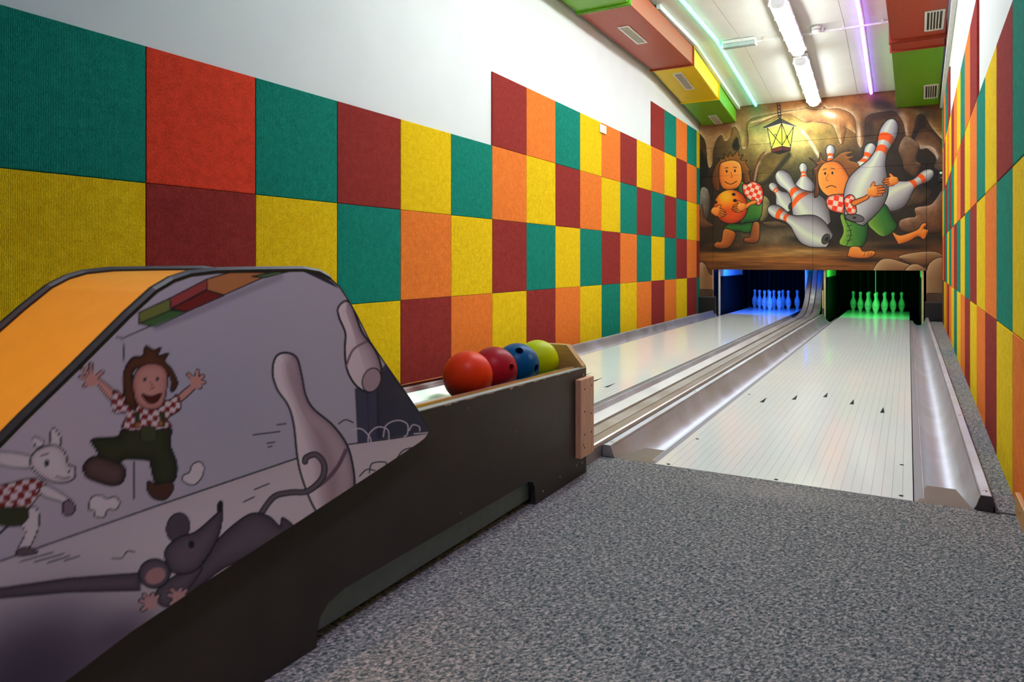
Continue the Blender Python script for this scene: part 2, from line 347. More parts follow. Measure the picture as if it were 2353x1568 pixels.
        t = (P@ax)/L; v = (P@nx)/(w/2); half = np.interp(t, [q[0] for q in prof[:-1]], [q[1] for q in prof[:-1]])
        r = np.clip(v/np.maximum(half, .1), -1, 1)                        # -1 right ... 1 left
        c = np.empty(d.shape+(3,), np.float32); c[:] = body
        c += (np.asarray(hi, np.float32)-c)*(.75*np.exp(-((r-.35)/.3)**2))[..., None]
        if stripe is not None:
            m = np.zeros(d.shape, np.float32)
            for a, e in stripe[1]:
                q = t+.035*(1-r*r); m = np.maximum(m, np.clip((q-a)*L*s.k+.5, 0, 1)*np.clip((e-q)*L*s.k+.5, 0, 1))
            sc = np.asarray(stripe[0], np.float32)*(1.05-.25*np.clip(-r, 0, 1))[..., None]
            c += (sc-c)*m[..., None]
        c += (np.asarray(dark, np.float32)-c)*(.85*np.clip((-r-.1)/.9, 0, 1)**1.5+.35*np.clip((r-.75)/.25, 0, 1))[..., None]
        s.put(bx, np.clip(.5-d, 0, 1), c); s.put(bx, np.clip(lw*s.k/2+.5-np.abs(d), 0, 1), ink)
    def sample(s, x, y):
        x = np.clip(x*s.k, 0, s.w-1.001); y = np.clip(y*s.k, 0, s.h-1.001)
        xi = x.astype(int); yi = y.astype(int); fx = (x-xi)[:, None]; fy = (y-yi)[:, None]; a = s.a
        c = (a[yi, xi]*(1-fx)+a[yi, xi+1]*fx)*(1-fy)+(a[yi+1, xi]*(1-fx)+a[yi+1, xi+1]*fx)*fy
        c = np.clip(c/255., 0, 1)
        return np.where(c <= .04045, c/12.92, ((c+.055)/1.055)**2.4)

def paint_mural():
    """the cave scene on the end wall; units: 3.563 per photograph pixel, top left of the mural at 0, 0"""
    c = Cv(2138, 1568, .55, (66, 54, 38)); K = (20, 17, 14)
    # --- rock ground tones
    c.blob(300, 350, 420, 260, (96, 66, 36), .8); c.blob(1900, 330, 420, 300, (92, 62, 40), .9)
    c.blob(1150, 180, 900, 130, (140, 92, 50), .95); c.blob(1000, 330, 420, 120, (168, 124, 70), .8)
    c.blob(560, 640, 260, 160, (128, 104, 58), .7); c.blob(880, 700, 200, 140, (74, 72, 46), .9)
    c.blob(1250, 420, 240, 120, (150, 112, 60), .8); c.blob(1480, 560, 220, 160, (56, 50, 42), .8)
    c.blob(1860, 720, 200, 300, (40, 36, 34), .85); c.blob(110, 760, 130, 240, (44, 38, 32), .8)
    c.blob(1150, 1000, 700, 200, (52, 46, 38), .8); c.blob(360, 1300, 360, 60, (34, 28, 22), .9)
    # --- glow behind the lantern
    c.blob(735, 420, 400, 190, (214, 196, 122), .85); c.blob(735, 410, 240, 130, (250, 240, 170), .9)
    c.blob(560, 330, 120, 60, (150, 160, 110), .6)
    # --- cave roof with its hanging stones
    R1 = (124, 82, 46); hl = (240, 220, 184); D = (30, 24, 20)
    c.fill([(480, 290), (600, 250), (760, 205), (940, 175), (1100, 180), (1250, 205), (1330, 270), (1350, 380), (1262, 330), (1258, 370), (1240, 450), (1222, 470), (1205, 450), (1180, 380), (1140, 310), (1010, 285), (930, 290), (840, 250), (720, 235), (560, 300)], (176, 128, 76), soft=4, edge=(116, 80, 46), ew=26, light=hl, la=.75, ang=190)
    c.ln([(1010, 285), (1140, 310), (1180, 380), (1205, 450), (1222, 470), (1240, 450), (1258, 370), (1262, 335)], D, 4, alpha=.8)
    c.ln([(470, 335), (560, 305), (640, 285), (760, 220), (850, 250), (930, 292), (980, 275)], (70, 66, 44), 4, alpha=.7)
    c.blob(1130, 228, 66, 24, (252, 246, 230), .95, 15); c.blob(1020, 235, 100, 26, (200, 156, 100), .6); c.blob(1080, 380, 110, 50, (150, 128, 66), .7)
    roof = [(300, 100), (2100, -20), (2100, 420), (2050, 430), (1960, 330), (1900, 235), (1850, 232), (1822, 330), (1803, 400), (1795, 440), (1780, 470), (1765, 463), (1752, 420), (1735, 320), (1705, 250), (1650, 198), (1560, 205), (1440, 236), (1422, 320), (1416, 400), (1400, 470), (1383, 497), (1362, 475), (1345, 420), (1342, 330), (1328, 250), (1280, 205), (1200, 177), (1110, 180), (1085, 162), (1070, 180), (960, 182), (940, 168), (890, 182), (760, 200), (560, 240), (475, 268), (452, 330), (462, 420), (452, 490), (430, 512), (406, 500), (396, 430), (372, 350), (340, 330), (320, 400), (290, 440), (262, 440), (240, 395), (200, 440), (176, 530), (170, 620), (150, 662), (128, 640), (118, 520), (100, 430), (40, 330), (40, 100)]
    c.fill(roof, R1, soft=2.5, edge=(84, 56, 34), ew=26, light=hl, la=.62, ang=100)
    for x, y, rx, ry, col, al, ro in ((420, 400, 22, 90, (190, 186, 116), .8, 8), (150, 560, 16, 90, (190, 150, 96), .7, 4), (290, 390, 26, 36, (178, 146, 84), .7, 30), (1368, 390, 16, 90, (246, 226, 196), .85, -4), (1755, 360, 14, 90, (226, 196, 170), .8, -8), (1700, 215, 60, 22, (226, 190, 170), .6, 35),
        (1200, 110, 360, 44, (160, 106, 58), .7, -4), (700, 170, 160, 30, (150, 98, 52), .7, -8), (1560, 120, 130, 40, (70, 44, 40), .8, 20), (1500, 90, 120, 34, (150, 86, 90), .5, 10), (220, 340, 90, 60, (116, 76, 40), .6, 0), (1950, 200, 120, 60, (84, 56, 38), .7, 30), (1830, 150, 60, 30, (60, 42, 32), .6, 30)):
        c.blob(x, y, rx, ry, col, al, ro)
    c.ln(roof[2:], D, 4, alpha=.75)
    c.ln([(1520, 150), (1600, 175), (1660, 205), (1500, 236), (1452, 262), (1444, 380)], (40, 28, 28), 26, soft=34, alpha=.55)
    c.ln([(1890, 250), (1872, 330), (1835, 420)], (34, 26, 26), 26, soft=34, alpha=.6)
    c.blob(545, 190, 90, 60, (70, 120, 80), .35)
    c.fill([(1900, 330), (2030, 420), (2060, 560), (2030, 640), (1990, 560), (1920, 500), (1840, 480), (1830, 420)], (108, 76, 50), soft=4, edge=(64, 46, 34), ew=20, light=(226, 200, 180), la=.6, ang=110)
    c.ln([(1830, 478), (1880, 500), (1930, 490), (1985, 517), (2015, 600)], (226, 206, 190), 6, soft=7, alpha=.8)
    c.fill([(1985, 640), (2060, 540), (2070, 760), (2020, 690)], (140, 110, 86), soft=6)
    c.fill([(350, 430), (330, 480), (350, 520), (390, 500), (375, 420)], (30, 28, 26), soft=8, alpha=.8)
    # cave rocks behind the figures
    c.fill([(70, 520), (140, 680), (90, 760), (70, 800)], (36, 32, 28), soft=8)
    c.fill([(500, 700), (560, 560), (610, 530), (590, 600), (545, 640), (520, 760), (500, 790)], (140, 98, 62), soft=4, light=(240, 214, 180), la=.7, ang=10, edge=(80, 56, 38), ew=10)
    c.fill([(590, 560), (800, 530), (760, 640), (660, 740), (560, 800), (540, 760)], (116, 98, 54), soft=8, light=(170, 150, 96), la=.5, ang=60)
    c.ln([(795, 560), (730, 640), (640, 750), (560, 800)], (40, 42, 30), 16, soft=14, alpha=.7)
    c.fill([(900, 350), (960, 340), (1000, 420), (1020, 540), (990, 500), (930, 440)], (190, 160, 100), soft=12, alpha=.6)
    c.ln([(900, 360), (950, 420), (1000, 500), (1040, 570)], (250, 244, 214), 10, soft=9, alpha=.75)
    for pts, col, li in (
        ([(1690, 510), (1750, 400), (1860, 480), (1840, 600), (1880, 640), (1830, 740), (1745, 690), (1720, 600)], (104, 78, 54), (176, 150, 124)),
        ([(1740, 900), (1850, 800), (1960, 860), (1900, 950), (1780, 980), (1700, 1030), (1600, 1040), (1590, 990)], (98, 76, 56), (150, 130, 106)),
        ([(1700, 1100), (1770, 1070), (1830, 1060), (1830, 990), (1960, 960), (2060, 850), (2060, 1160), (1880, 1200), (1720, 1180)], (110, 78, 54), (216, 188, 166)),
        ([(70, 840), (130, 840), (150, 960), (120, 1090), (70, 1060)], (110, 100, 88), (190, 180, 166)),
        ([(80, 960), (110, 1080), (180, 1140), (70, 1150)], (110, 78, 52), (150, 120, 90)),
        ([(590, 890), (640, 950), (620, 1060), (560, 1100), (560, 960)], (134, 122, 84), (190, 180, 130)),
        ([(580, 1110), (700, 1100), (780, 1140), (640, 1150)], (96, 80, 58), (130, 110, 84)),
    ):
        c.fill(pts, col, soft=3, edge=tuple(v*.5 for v in col), ew=16, light=li, la=.75, ang=-110, line=(28, 22, 18), lw=3)
    c.blob(1900, 800, 90, 70, (24, 22, 24), .8); c.blob(2000, 760, 60, 130, (34, 30, 30), .6)
    # --- floor
    c.fill([(60, 1330), (600, 1290), (1300, 1310), (2070, 1290), (2070, 1600), (60, 1600)], (128, 88, 48), soft=40)
    c.blob(740, 1230, 330, 70, (176, 158, 126), .75); c.blob(500, 1380, 420, 40, (190, 146, 84), .7); c.blob(1000, 1440, 500, 46, (166, 112, 60), .7)
    c.blob(900, 1350, 300, 30, (226, 196, 140), .6); c.blob(300, 1500, 300, 40, (96, 62, 36), .6); c.blob(1500, 1300, 300, 34, (150, 122, 92), .6)
    n = c.noise(9, 150, 3)*.6+c.noise(24, 240, 4)*.4
    yy = np.clip((np.arange(c.h)/c.k-1280)/80, 0, 1)[:, None]
    c.a *= (1+(n-.5)*.5*yy)[..., None].astype(np.float32)
    n = c.noise(40, 30, 5)*.6+c.noise(130, 100, 6)*.4
    c.a *= (1+(n-.5)*.3*(1-yy))[..., None].astype(np.float32)
    c.blob(980, 1265, 200, 34, (20, 16, 14), .95, 8); c.blob(260, 1330, 190, 26, (22, 17, 14), .8); c.blob(1700, 1310, 260, 30, (30, 24, 20), .85)
    c.blob(1420, 1420, 200, 22, (26, 20, 16), .7); c.blob(1200, 1160, 90, 120, (26, 22, 20), .6)
    for pts in ([(1480, 1500), (1540, 1420), (1620, 1405), (1740, 1440), (1800, 1460), (1860, 1500), (1800, 1560), (1480, 1560)],
                [(1690, 1400), (1760, 1365), (1960, 1345), (2060, 1380), (2060, 1440), (1900, 1470), (1800, 1455)],
                [(1740, 1510), (1790, 1455), (1860, 1455), (1930, 1510), (1900, 1570), (1760, 1570)],
                [(60, 1450), (110, 1455), (150, 1530), (190, 1568), (190, 1700), (60, 1700)], [(1930, 1470), (2080, 1420), (2080, 1800), (1930, 1800)]):
        c.fill(pts, (128, 90, 58), soft=2, edge=(76, 52, 34), ew=22, light=(214, 186, 150), la=.8, ang=-120, line=(24, 18, 14), lw=5)
    # --- lantern on its chain
    for i, (x, y, r) in enumerate(((708, 140, 12), (712, 165, 13), (714, 196, 13), (716, 222, 12), (718, 242, 10))):
        c.circ(x, y, r, (0, 0, 0), ry=r*1.25, alpha=0.) ; t = np.linspace(0, 2*np.pi, 14, endpoint=False)
        c.ln(np.stack([x+r*np.cos(t), y+r*1.2*np.sin(t)], 1), (30, 30, 30), 7, closed=True)
    c.fill([(615, 330), (735, 295), (832, 325), (812, 490), (738, 480), (648, 505)], (255, 246, 150), smooth=False, soft=3, hi=(740, 440, 90, (228, 240, 90), .7))
    c.fill([(618, 332), (735, 297), (735, 340), (630, 352)], (244, 200, 140), smooth=False, alpha=.7); c.fill([(735, 297), (830, 326), (826, 350), (735, 340)], (250, 196, 140), smooth=False, alpha=.7)
    c.fill([(585, 330), (722, 256), (735, 292), (600, 338)], (70, 68, 64), smooth=False, line=K, lw=4, light=(120, 120, 112), la=.6, ang=180)
    c.fill([(722, 256), (850, 322), (832, 328), (735, 292)], (96, 90, 84), smooth=False, line=K, lw=4)
    c.ln([(600, 340), (735, 298), (845, 326)], (240, 236, 220), 5, smooth=False)
    for seg in ([(617, 336), (652, 510)], [(734, 296), (738, 478)], [(831, 326), (806, 498)], [(620, 340), (738, 478)], [(734, 296), (652, 500)], [(734, 296), (808, 490)], [(831, 328), (738, 478)]):
        c.ln(seg, (46, 44, 30), 6, smooth=False)
    for x, y in ((682, 400), (776, 410)):
        t = np.linspace(0, 2*np.pi, 12, endpoint=False); c.ln(np.stack([x+9*np.cos(t), y+12*np.sin(t)], 1), (46, 44, 30), 5, closed=True)
    c.fill([(650, 508), (738, 484), (742, 518), (652, 536)], (120, 62, 52), smooth=False, line=K, lw=4); c.fill([(738, 484), (808, 498), (806, 524), (742, 518)], (96, 50, 44), smooth=False, line=K, lw=4)
    c.fill([(652, 536), (742, 518), (806, 524), (716, 552)], (40, 32, 30), smooth=False)
    # --- pins
    OR = (246, 112, 36); S2 = (OR, ((.22, .29), (.33, .41)))
    c.pin((640, 788), (816, 1000), 165, stripe=(OR, ((.24, .29), (.32, .36))), lw=5); c.circ(808, 975, 16, (70, 68, 66), ry=30, rot=20, line=K, lw=4)
    c.pin((908, 622), (930, 900), 165, stripe=(OR, ((.28, .34), (.38, .43))))
    c.pin((1134, 474), (1134, 800), 185, stripe=(OR, ((.24, .31), (.36, .42))))
    c.pin((1480, 462), (1330, 830), 230, stripe=(OR, ((.24, .33), (.38, .46))))
    c.pin((700, 690), (1085, 1150), 300, stripe=(OR, ((.34, .41), (.46, .53))), lw=6)
    c.pin((624, 985), (1128, 1262), 255, stripe=(OR, ((.17, .24), (.29, .34))), lw=6); c.circ(1096, 1246, 30, (96, 90, 86), ry=44, rot=28, line=K, lw=6); c.circ(1103, 1246, 12, (40, 36, 34), ry=22, rot=28)
    c.pin((1976, 690), (1520, 980), 235, stripe=(OR, ((.19, .26), (.34, .41))), lw=6)
    # --- the left painted bowler: a plain figure holding an orange ball
    SK = (232, 152, 74); SKd = (170, 92, 40); HR = (112, 70, 36); G = (66, 122, 58); Gd = (34, 70, 36)
    for pts in ([(300, 1120), (400, 1120), (500, 1110), (505, 1180), (440, 1195), (380, 1180), (290, 1180), (255, 1160)],):
        c.fill(pts, G, edge=Gd, ew=16, line=K, lw=6)
    c.fill([(500, 1115), (548, 1110), (555, 1180), (548, 1250), (520, 1278), (440, 1275), (420, 1255), (436, 1232), (470, 1225)], (150, 92, 50), edge=(96, 54, 30), ew=12, light=(206, 150, 96), la=.5, ang=-60, line=K, lw=6)
    c.fill([(262, 1165), (330, 1175), (360, 1205), (350, 1250), (310, 1310), (250, 1326), (196, 1318), (180, 1292), (206, 1266), (240, 1262)], (170, 104, 50), edge=(104, 60, 30), ew=14, light=(220, 160, 90), la=.5, ang=-120, line=K, lw=6)
    c.fill([(430, 780), (560, 900), (575, 1000), (545, 1090), (440, 1110), (390, 1100), (380, 820)], G, edge=Gd, ew=22, light=(150, 176, 84), la=.5, ang=-60, line=K, lw=6)
    c.checks([(420, 790), (480, 768), (560, 800), (585, 870), (575, 940), (540, 970), (480, 930), (440, 900), (415, 850)], (240, 84, 40), (248, 220, 200), 32, 20, line=K, lw=6, edge=(150, 60, 40), ew=8)
    c.fill([(160, 760), (185, 660), (225, 600), (205, 585), (260, 590), (262, 545), (292, 575), (312, 532), (330, 570), (376, 520), (384, 566), (420, 556), (398, 600), (450, 600), (440, 620), (480, 690), (465, 700), (478, 780), (430, 790), (400, 700), (240, 700), (225, 850), (180, 830)], HR, edge=(66, 40, 22), ew=10, light=(206, 160, 70), la=.5, ang=-70, line=K, lw=5)
    c.fill([(228, 640), (270, 610), (340, 600), (392, 625), (408, 690), (405, 770), (370, 826), (300, 842), (245, 820), (222, 740)], SK, edge=SKd, ew=16, light=(252, 200, 120), la=.5, ang=-60, line=K, lw=5)
    c.circ(284, 690, 7, K, ry=11); c.circ(352, 686, 7, K, ry=11); c.ln([(270, 664), (296, 660)], K, 5); c.ln([(340, 656), (366, 660)], K, 5)
    c.ln([(318, 700), (330, 734), (314, 740)], SKd, 5); c.ln([(270, 776), (316, 796), (366, 772)], K, 6)
    c.circ(318, 980, 140, (226, 112, 40), line=K, lw=6, edge=(150, 52, 24), ew=34, hi=(275, 890, 95, (255, 206, 70), .9))
    c.blob(300, 1020, 60, 40, (200, 80, 36), .5)
    for x, y in ((342, 880), (352, 930), (192, 944)): c.circ(x, y, 14, (60, 34, 16), ry=11, line=K, lw=3)
    c.fill([(520, 925), (470, 940), (440, 960), (420, 985), (440, 1000), (480, 970), (530, 950)], SK, line=K, lw=5)
    def hand(cx, cy, ang, k=1., flip=1):
        t = math.radians(ang); M = np.array([[math.cos(t), -math.sin(t)*flip], [math.sin(t), math.cos(t)*flip]])*k
        for i, (dx, dy, l) in enumerate(((20, -26, 52), (26, -8, 60), (24, 10, 56), (16, 26, 44))):
            q = np.array([(dx-14, dy-8), (dx+l*.6, dy-10), (dx+l, dy-4), (dx+l, dy+6), (dx+l*.6, dy+8), (dx-14, dy+8)])
            c.fill(q@M.T+(cx, cy), SK, edge=SKd, ew=6, line=K, lw=4)
        q = np.array([(-10, -34), (10, -62), (22, -64), (24, -48), (10, -24)]); c.fill(q@M.T+(cx, cy), SK, line=K, lw=4)
        q = np.array([(-34, -20), (0, -34), (26, -30), (34, 0), (24, 30), (0, 32), (-34, 18)]); c.fill(q@M.T+(cx, cy), SK, edge=SKd, ew=8, light=(252, 204, 130), la=.5)
    hand(408, 985, 165, .95, -1); hand(196, 1020, 20, 1., 1)
    # --- the right painted bowler, hugging the big pin
    c.fill([(1480, 960), (1580, 960), (1640, 1060), (1680, 1140), (1630, 1200), (1560, 1225), (1490, 1180), (1440, 1110)], G, edge=Gd, ew=24, light=(170, 190, 90), la=.6, ang=160, line=K, lw=6)
    c.fill([(1640, 1190), (1700, 1215), (1780, 1195), (1850, 1165), (1880, 1125), (1910, 1112), (1922, 1130), (1900, 1160), (1936, 1170), (1930, 1200), (1900, 1250), (1850, 1225), (1780, 1262), (1700, 1288), (1680, 1270)], SK, edge=SKd, ew=14, light=(252, 200, 130), la=.4, line=K, lw=5)
    c.fill([(1215, 1050), (1300, 1040), (1420, 1060), (1440, 1180), (1410, 1290), (1330, 1310), (1240, 1300), (1205, 1270), (1240, 1180)], G, edge=Gd, ew=26, light=(176, 200, 96), la=.7, ang=170, line=K, lw=6)
    c.ln([(1250, 1080), (1290, 1160), (1300, 1220), (1262, 1300)], K, 5)
    for y in (1140, 1180, 1220, 1260): c.ln([(1268, y), (1310, y-8)], K, 4)
    c.fill([(1300, 1310), (1370, 1310), (1400, 1345), (1470, 1340), (1500, 1352), (1490, 1380), (1430, 1402), (1340, 1402), (1280, 1390), (1276, 1372)], SK, edge=SKd, ew=14, light=(252, 200, 130), la=.4, ang=-90, line=K, lw=5)
    for x in (1420, 1450, 1474): c.ln([(x, 1352), (x-14, 1385)], K, 3)
    c.fill([(1000, 900), (1010, 760), (990, 680), (1020, 640), (960, 580), (1030, 612), (1050, 540), (1075, 600), (1140, 600), (1230, 535), (1330, 530), (1270, 565), (1340, 568), (1290, 600), (1352, 620), (1370, 680), (1300, 760), (1220, 720), (1200, 640), (1080, 640), (1030, 720), (1040, 870)], HR, edge=(66, 40, 22), ew=12, light=(200, 150, 80), la=.5, ang=-70, line=K, lw=5)
    c.fill([(1040, 680), (1090, 620), (1180, 610), (1240, 660), (1290, 760), (1270, 860), (1200, 900), (1110, 890), (1050, 830), (1030, 750)], SK, edge=SKd, ew=18, light=(252, 196, 116), la=.4, ang=160, line=K, lw=5)
    c.circ(1090, 708, 8, K, ry=12); c.circ(1150, 704, 8, K, ry=12); c.ln([(1074, 676), (1100, 668)], K, 5); c.ln([(1138, 664), (1166, 670)], K, 5)
    c.ln([(1116, 716), (1098, 758), (1116, 766)], SKd, 5); c.ln([(1100, 824), (1140, 808), (1180, 822)], K, 6)
    c.checks([(1110, 900), (1180, 880), (1300, 890), (1330, 960), (1320, 1040), (1200, 1030), (1120, 1000), (1098, 950)], (240, 84, 40), (248, 220, 200), 42, 10, line=K, lw=6, edge=(170, 60, 36), ew=10)
    c.pin((1652, 262), (1330, 1110), 350, stripe=(OR, ((.17, .24), (.285, .345))), lw=7)
    c.circ(1332, 1072, 78, (120, 114, 112), ry=32, rot=10, line=K, lw=6); c.circ(1330, 1070, 16, (50, 46, 46), ry=9)
    c.checks([(1245, 920), (1290, 882), (1330, 900), (1340, 960), (1345, 1030), (1290, 1045), (1255, 1000)], (240, 84, 40), (248, 220, 200), 36, 14, line=K, lw=6, edge=(170, 60, 36), ew=8)
    c.fill([(1310, 935), (1400, 900), (1440, 880), (1450, 910), (1390, 945), (1320, 975)], SK, edge=SKd, ew=8, line=K, lw=5)
    hand(1480, 860, -10, 1.25, 1); hand(1650, 770, 170, 1.05, -1)
    g_ = c.a.mean(2, keepdims=True); c.a = g_+(c.a-g_)*1.22
    c.a = (255*np.clip(c.a/255., 0, 1)**1.2*.97).astype(np.float32)        # deeper contrast, as sprayed
    return c

def paint_hood():
    """the cartoon print on the side of the ball return hood (albedo of the print; units 1.555 per photograph pixel)"""
    c = Cv(1640, 1568, .62, (196, 190, 206)); K = (30, 34, 44); FL = (232, 220, 226)
    c.blob(250, 700, 420, 500, (214, 196, 206), .8); c.blob(800, 560, 340, 300, (184, 184, 204), .7)
    # floor of the drawn alley
    c.fill([(-60, 1160), (1060, 768), (1270, 715), (1560, 670), (1640, 1600), (-60, 1600)], FL, smooth=False, edge=(220, 206, 214), ew=120)
    c.ln([(-40, 1150), (560, 938), (1060, 768)], K, 5, smooth=False); c.ln([(1245, 718), (1400, 698), (1540, 676)], K, 4, smooth=False)
    c.blob(120, 1470, 330, 200, (92, 80, 104), .95, -24); c.blob(420, 1400, 160, 70, (110, 96, 118), .8, -30); c.blob(60, 1600, 400, 140, (70, 62, 84), .9, -20)
    # corner of the drawn room and its ceiling boxes
    c.ln([(416, 335), (440, 338), (560, 285)], K, 4, smooth=False); c.ln([(438, 338), (446, 440)], K, 4); c.ln([(480, 780), (478, 912)], K, 4)
    for q, col in (([(494, 248), (606, 196), (612, 238), (496, 286)], (126, 134, 70)), ([(496, 286), (612, 238), (668, 244), (558, 298)], (70, 116, 66)),
                   ([(606, 196), (738, 128), (740, 164), (612, 232)], (172, 70, 74)), ([(612, 234), (740, 166), (800, 186), (668, 244)], (132, 40, 42)),
                   ([(738, 128), (830, 100), (980, 104), (800, 184), (740, 166)], (206, 132, 82)), ([(900, 118), (990, 100), (1030, 100), (946, 122)], (90, 130, 80))):
        c.fill(q, col, smooth=False, line=K, lw=4)
    c.ln([(560, 300), (680, 255), (830, 190), (1000, 120)], (150, 140, 160), 10, soft=8, alpha=.6)
    # dark pit at the lanes' end
    c.fill([(1268, 520), (1340, 480), (1400, 400), (1560, 600), (1560, 676), (1278, 712)], (62, 66, 96), smooth=False)
    c.fill([(1345, 480), (1420, 420), (1560, 610), (1560, 672), (1345, 696)], (44, 50, 76), smooth=False); c.ln([(1312, 520), (1318, 700)], (40, 42, 62), 3); c.ln([(1350, 500), (1355, 696)], K, 4)
    c.fill([(1080, 98), (1130, 98), (1190, 140), (1210, 160)], (44, 50, 66), smooth=False)
    # flying pins
    pk = dict(body=(232, 214, 222), dark=(150, 122, 138), ink=K, hi=(244, 228, 234))
    def bigpin(pts, ax):
        c.fill(pts, pk['body'], edge=(150, 124, 140), ew=30, light=(246, 230, 236), la=.8, ang=180, line=K, lw=7)
    c.blob(1110, 800, 10, 10, K, 0)
    bigpin([(1022, 390), (1060, 408), (1078, 470), (1092, 540), (1120, 590), (1190, 650), (1240, 720), (1262, 800), (1266, 880), (1240, 960), (1170, 1000), (1120, 940), (1080, 840), (1062, 760), (1050, 650), (1030, 580), (990, 520), (974, 460), (986, 405)], 0)
    c.fill([(1030, 430), (1064, 480), (1090, 600), (1170, 680), (1210, 780), (1220, 900), (1170, 960), (1140, 800), (1100, 660), (1060, 560), (1030, 480)], (168, 140, 152), soft=26, alpha=.8)
    c.ln([(1236, 740), (1205, 800), (1160, 850), (1100, 890)], (120, 92, 106), 14)
    bigpin([(1232, 206), (1256, 216), (1276, 270), (1296, 320), (1340, 380), (1362, 440), (1360, 490), (1340, 522), (1312, 532), (1270, 505), (1240, 450), (1232, 380), (1234, 320), (1212, 265), (1208, 230)], 0)
    c.ln([(1236, 440), (1262, 380), (1310, 350)], (120, 92, 106), 7); c.circ(1328, 488, 32, (186, 160, 172), ry=44, rot=20, line=K, lw=4)
    # speed lines, curls and puffs
    for q in ([(905, 684), (1000, 672)], [(990, 648), (1022, 644)], [(955, 714), (982, 710)], [(958, 728), (972, 724)], [(908, 880), (962, 858)], [(870, 924), (908, 906)], [(70, 1138), (190, 1104)], [(120, 1140), (230, 1108)], [(170, 1142), (250, 1116)], [(230, 1134), (282, 1118)], [(400, 1125), (436, 1126)], [(442, 1118), (456, 1100), (482, 1104)]):
        c.ln(q, K, 4)
    W = (214, 204, 216)
    for q in ([(1256, 668), (1290, 662), (1320, 690), (1326, 716), (1316, 716), (1320, 680), (1350, 656), (1385, 665), (1390, 700)], [(1370, 690), (1380, 650), (1420, 632), (1455, 645), (1456, 680), (1444, 690)], [(1462, 668), (1476, 648), (1498, 655), (1500, 670)], [(1480, 680), (1530, 676)]): c.ln(q, W, 5)
    for q in ([(1210, 645), (1234, 630), (1262, 640)], [(1285, 832), (1310, 808), (1340, 812)], [(1320, 820), (1330, 786), (1378, 782), (1376, 800)], [(1415, 775), (1440, 740), (1482, 728)]): c.ln(q, K, 4)
    def puff(q): c.fill(q, (238, 224, 230), line=K, lw=4)
    puff([(688, 790), (712, 780), (728, 795), (724, 830), (700, 860), (676, 862), (652, 846), (656, 828), (676, 818)]); puff([(318, 930), (330, 905), (360, 900), (382, 912), (410, 905), (428, 925), (415, 950), (385, 952), (372, 978), (340, 975), (335, 955), (318, 950)])
    # a plain figure jumping for joy
    SK = (222, 158, 148); H = (104, 60, 44); G = (62, 66, 46); Gd = (38, 42, 30); R1 = (140, 40, 40); R2 = (236, 216, 222)
    c.fill([(330, 700), (420, 690), (450, 660), (600, 650), (608, 720), (632, 790), (620, 850), (560, 860), (540, 800), (530, 775), (440, 772), (430, 800), (380, 800), (346, 740)], G, edge=Gd, ew=20, line=K, lw=6)
    c.fill([(300, 790), (340, 760), (400, 775), (445, 800), (440, 850), (400, 866), (340, 850), (305, 830)], (112, 84, 84), edge=(50, 36, 36), ew=14, line=K, lw=5)
    c.fill([(530, 850), (560, 860), (610, 852), (618, 880), (590, 915), (550, 912), (526, 880)], (86, 52, 44), line=K, lw=5)
    c.fill([(340, 490), (362, 488), (412, 534), (400, 566)], SK, line=K, lw=4); c.fill([(636, 544), (690, 500), (700, 516), (640, 570)], SK, line=K, lw=4)
    for hx, hy, fs in ((330, 490, ((-40, -14), (-34, -44), (-6, -58), (34, -30), (-28, 18))), (700, 496, ((-26, -28), (6, -40), (24, -22), (28, 0), (14, 18)))):
        for dx, dy in fs: c.ln([(hx, hy), (hx+dx, hy+dy)], K, 17, smooth=False)
        for dx, dy in fs: c.ln([(hx, hy), (hx+dx, hy+dy)], SK, 11, smooth=False)
        c.circ(hx, hy, 22, SK)
    c.checks([(400, 570), (412, 524), (470, 560), (600, 560), (632, 540), (645, 590), (600, 625), (604, 660), (445, 665), (452, 610), (410, 604)], R1, R2, 19, 8, line=K, lw=4)
    c.fill([(480, 600), (500, 600), (500, 660), (480, 660)], G, smooth=False); c.fill([(570, 605), (590, 600), (592, 655), (572, 655)], G, smooth=False)
    c.circ(492, 648, 8, (190, 120, 60)); c.circ(574, 644, 8, (190, 120, 60)); c.fill([(506, 660), (552, 656), (554, 704), (508, 706)], (72, 78, 54), line=K, lw=3)
    c.fill([(446, 560), (440, 470), (470, 410), (510, 400), (520, 366), (550, 380), (575, 372), (566, 400), (602, 392), (590, 420), (615, 450), (635, 500), (612, 530), (600, 470), (480, 450), (486, 590), (460, 580)], H, edge=(60, 34, 26), ew=8, line=K, lw=4)
    c.fill([(480, 470), (510, 436), (560, 430), (594, 456), (596, 520), (578, 580), (530, 594), (490, 570), (476, 520)], SK, edge=(176, 110, 104), ew=10, line=K, lw=4)
    c.circ(518, 486, 5, K, ry=7); c.circ(562, 484, 5, K, ry=7); c.ln([(538, 496), (548, 516), (536, 520)], (150, 90, 84), 4)
    c.fill([(506, 538), (540, 546), (576, 536), (560, 566), (530, 570)], (90, 30, 34), line=K, lw=3)
    # a plain white goat trotting in
    WH = (236, 222, 226)
    c.fill([(-30, 1070), (40, 1000), (120, 940), (140, 1000), (110, 1080), (80, 1110), (60, 1100), (90, 1030), (40, 1000)], WH, line=K, lw=4)
    c.checks([(-20, 880), (60, 850), (130, 840), (170, 870), (140, 900), (90, 950), (-20, 960)], R1, R2, 24, -10, line=K, lw=4); c.fill([(-20, 950), (90, 945), (100, 980), (60, 1010), (-20, 1000)], G, line=K, lw=4)
    c.fill([(140, 880), (170, 865), (250, 915), (268, 950), (240, 972), (222, 950), (232, 930), (160, 905)], WH, line=K, lw=4); c.fill([(225, 930), (250, 918), (270, 945), (255, 970), (228, 968)], (140, 116, 130), line=K, lw=4)
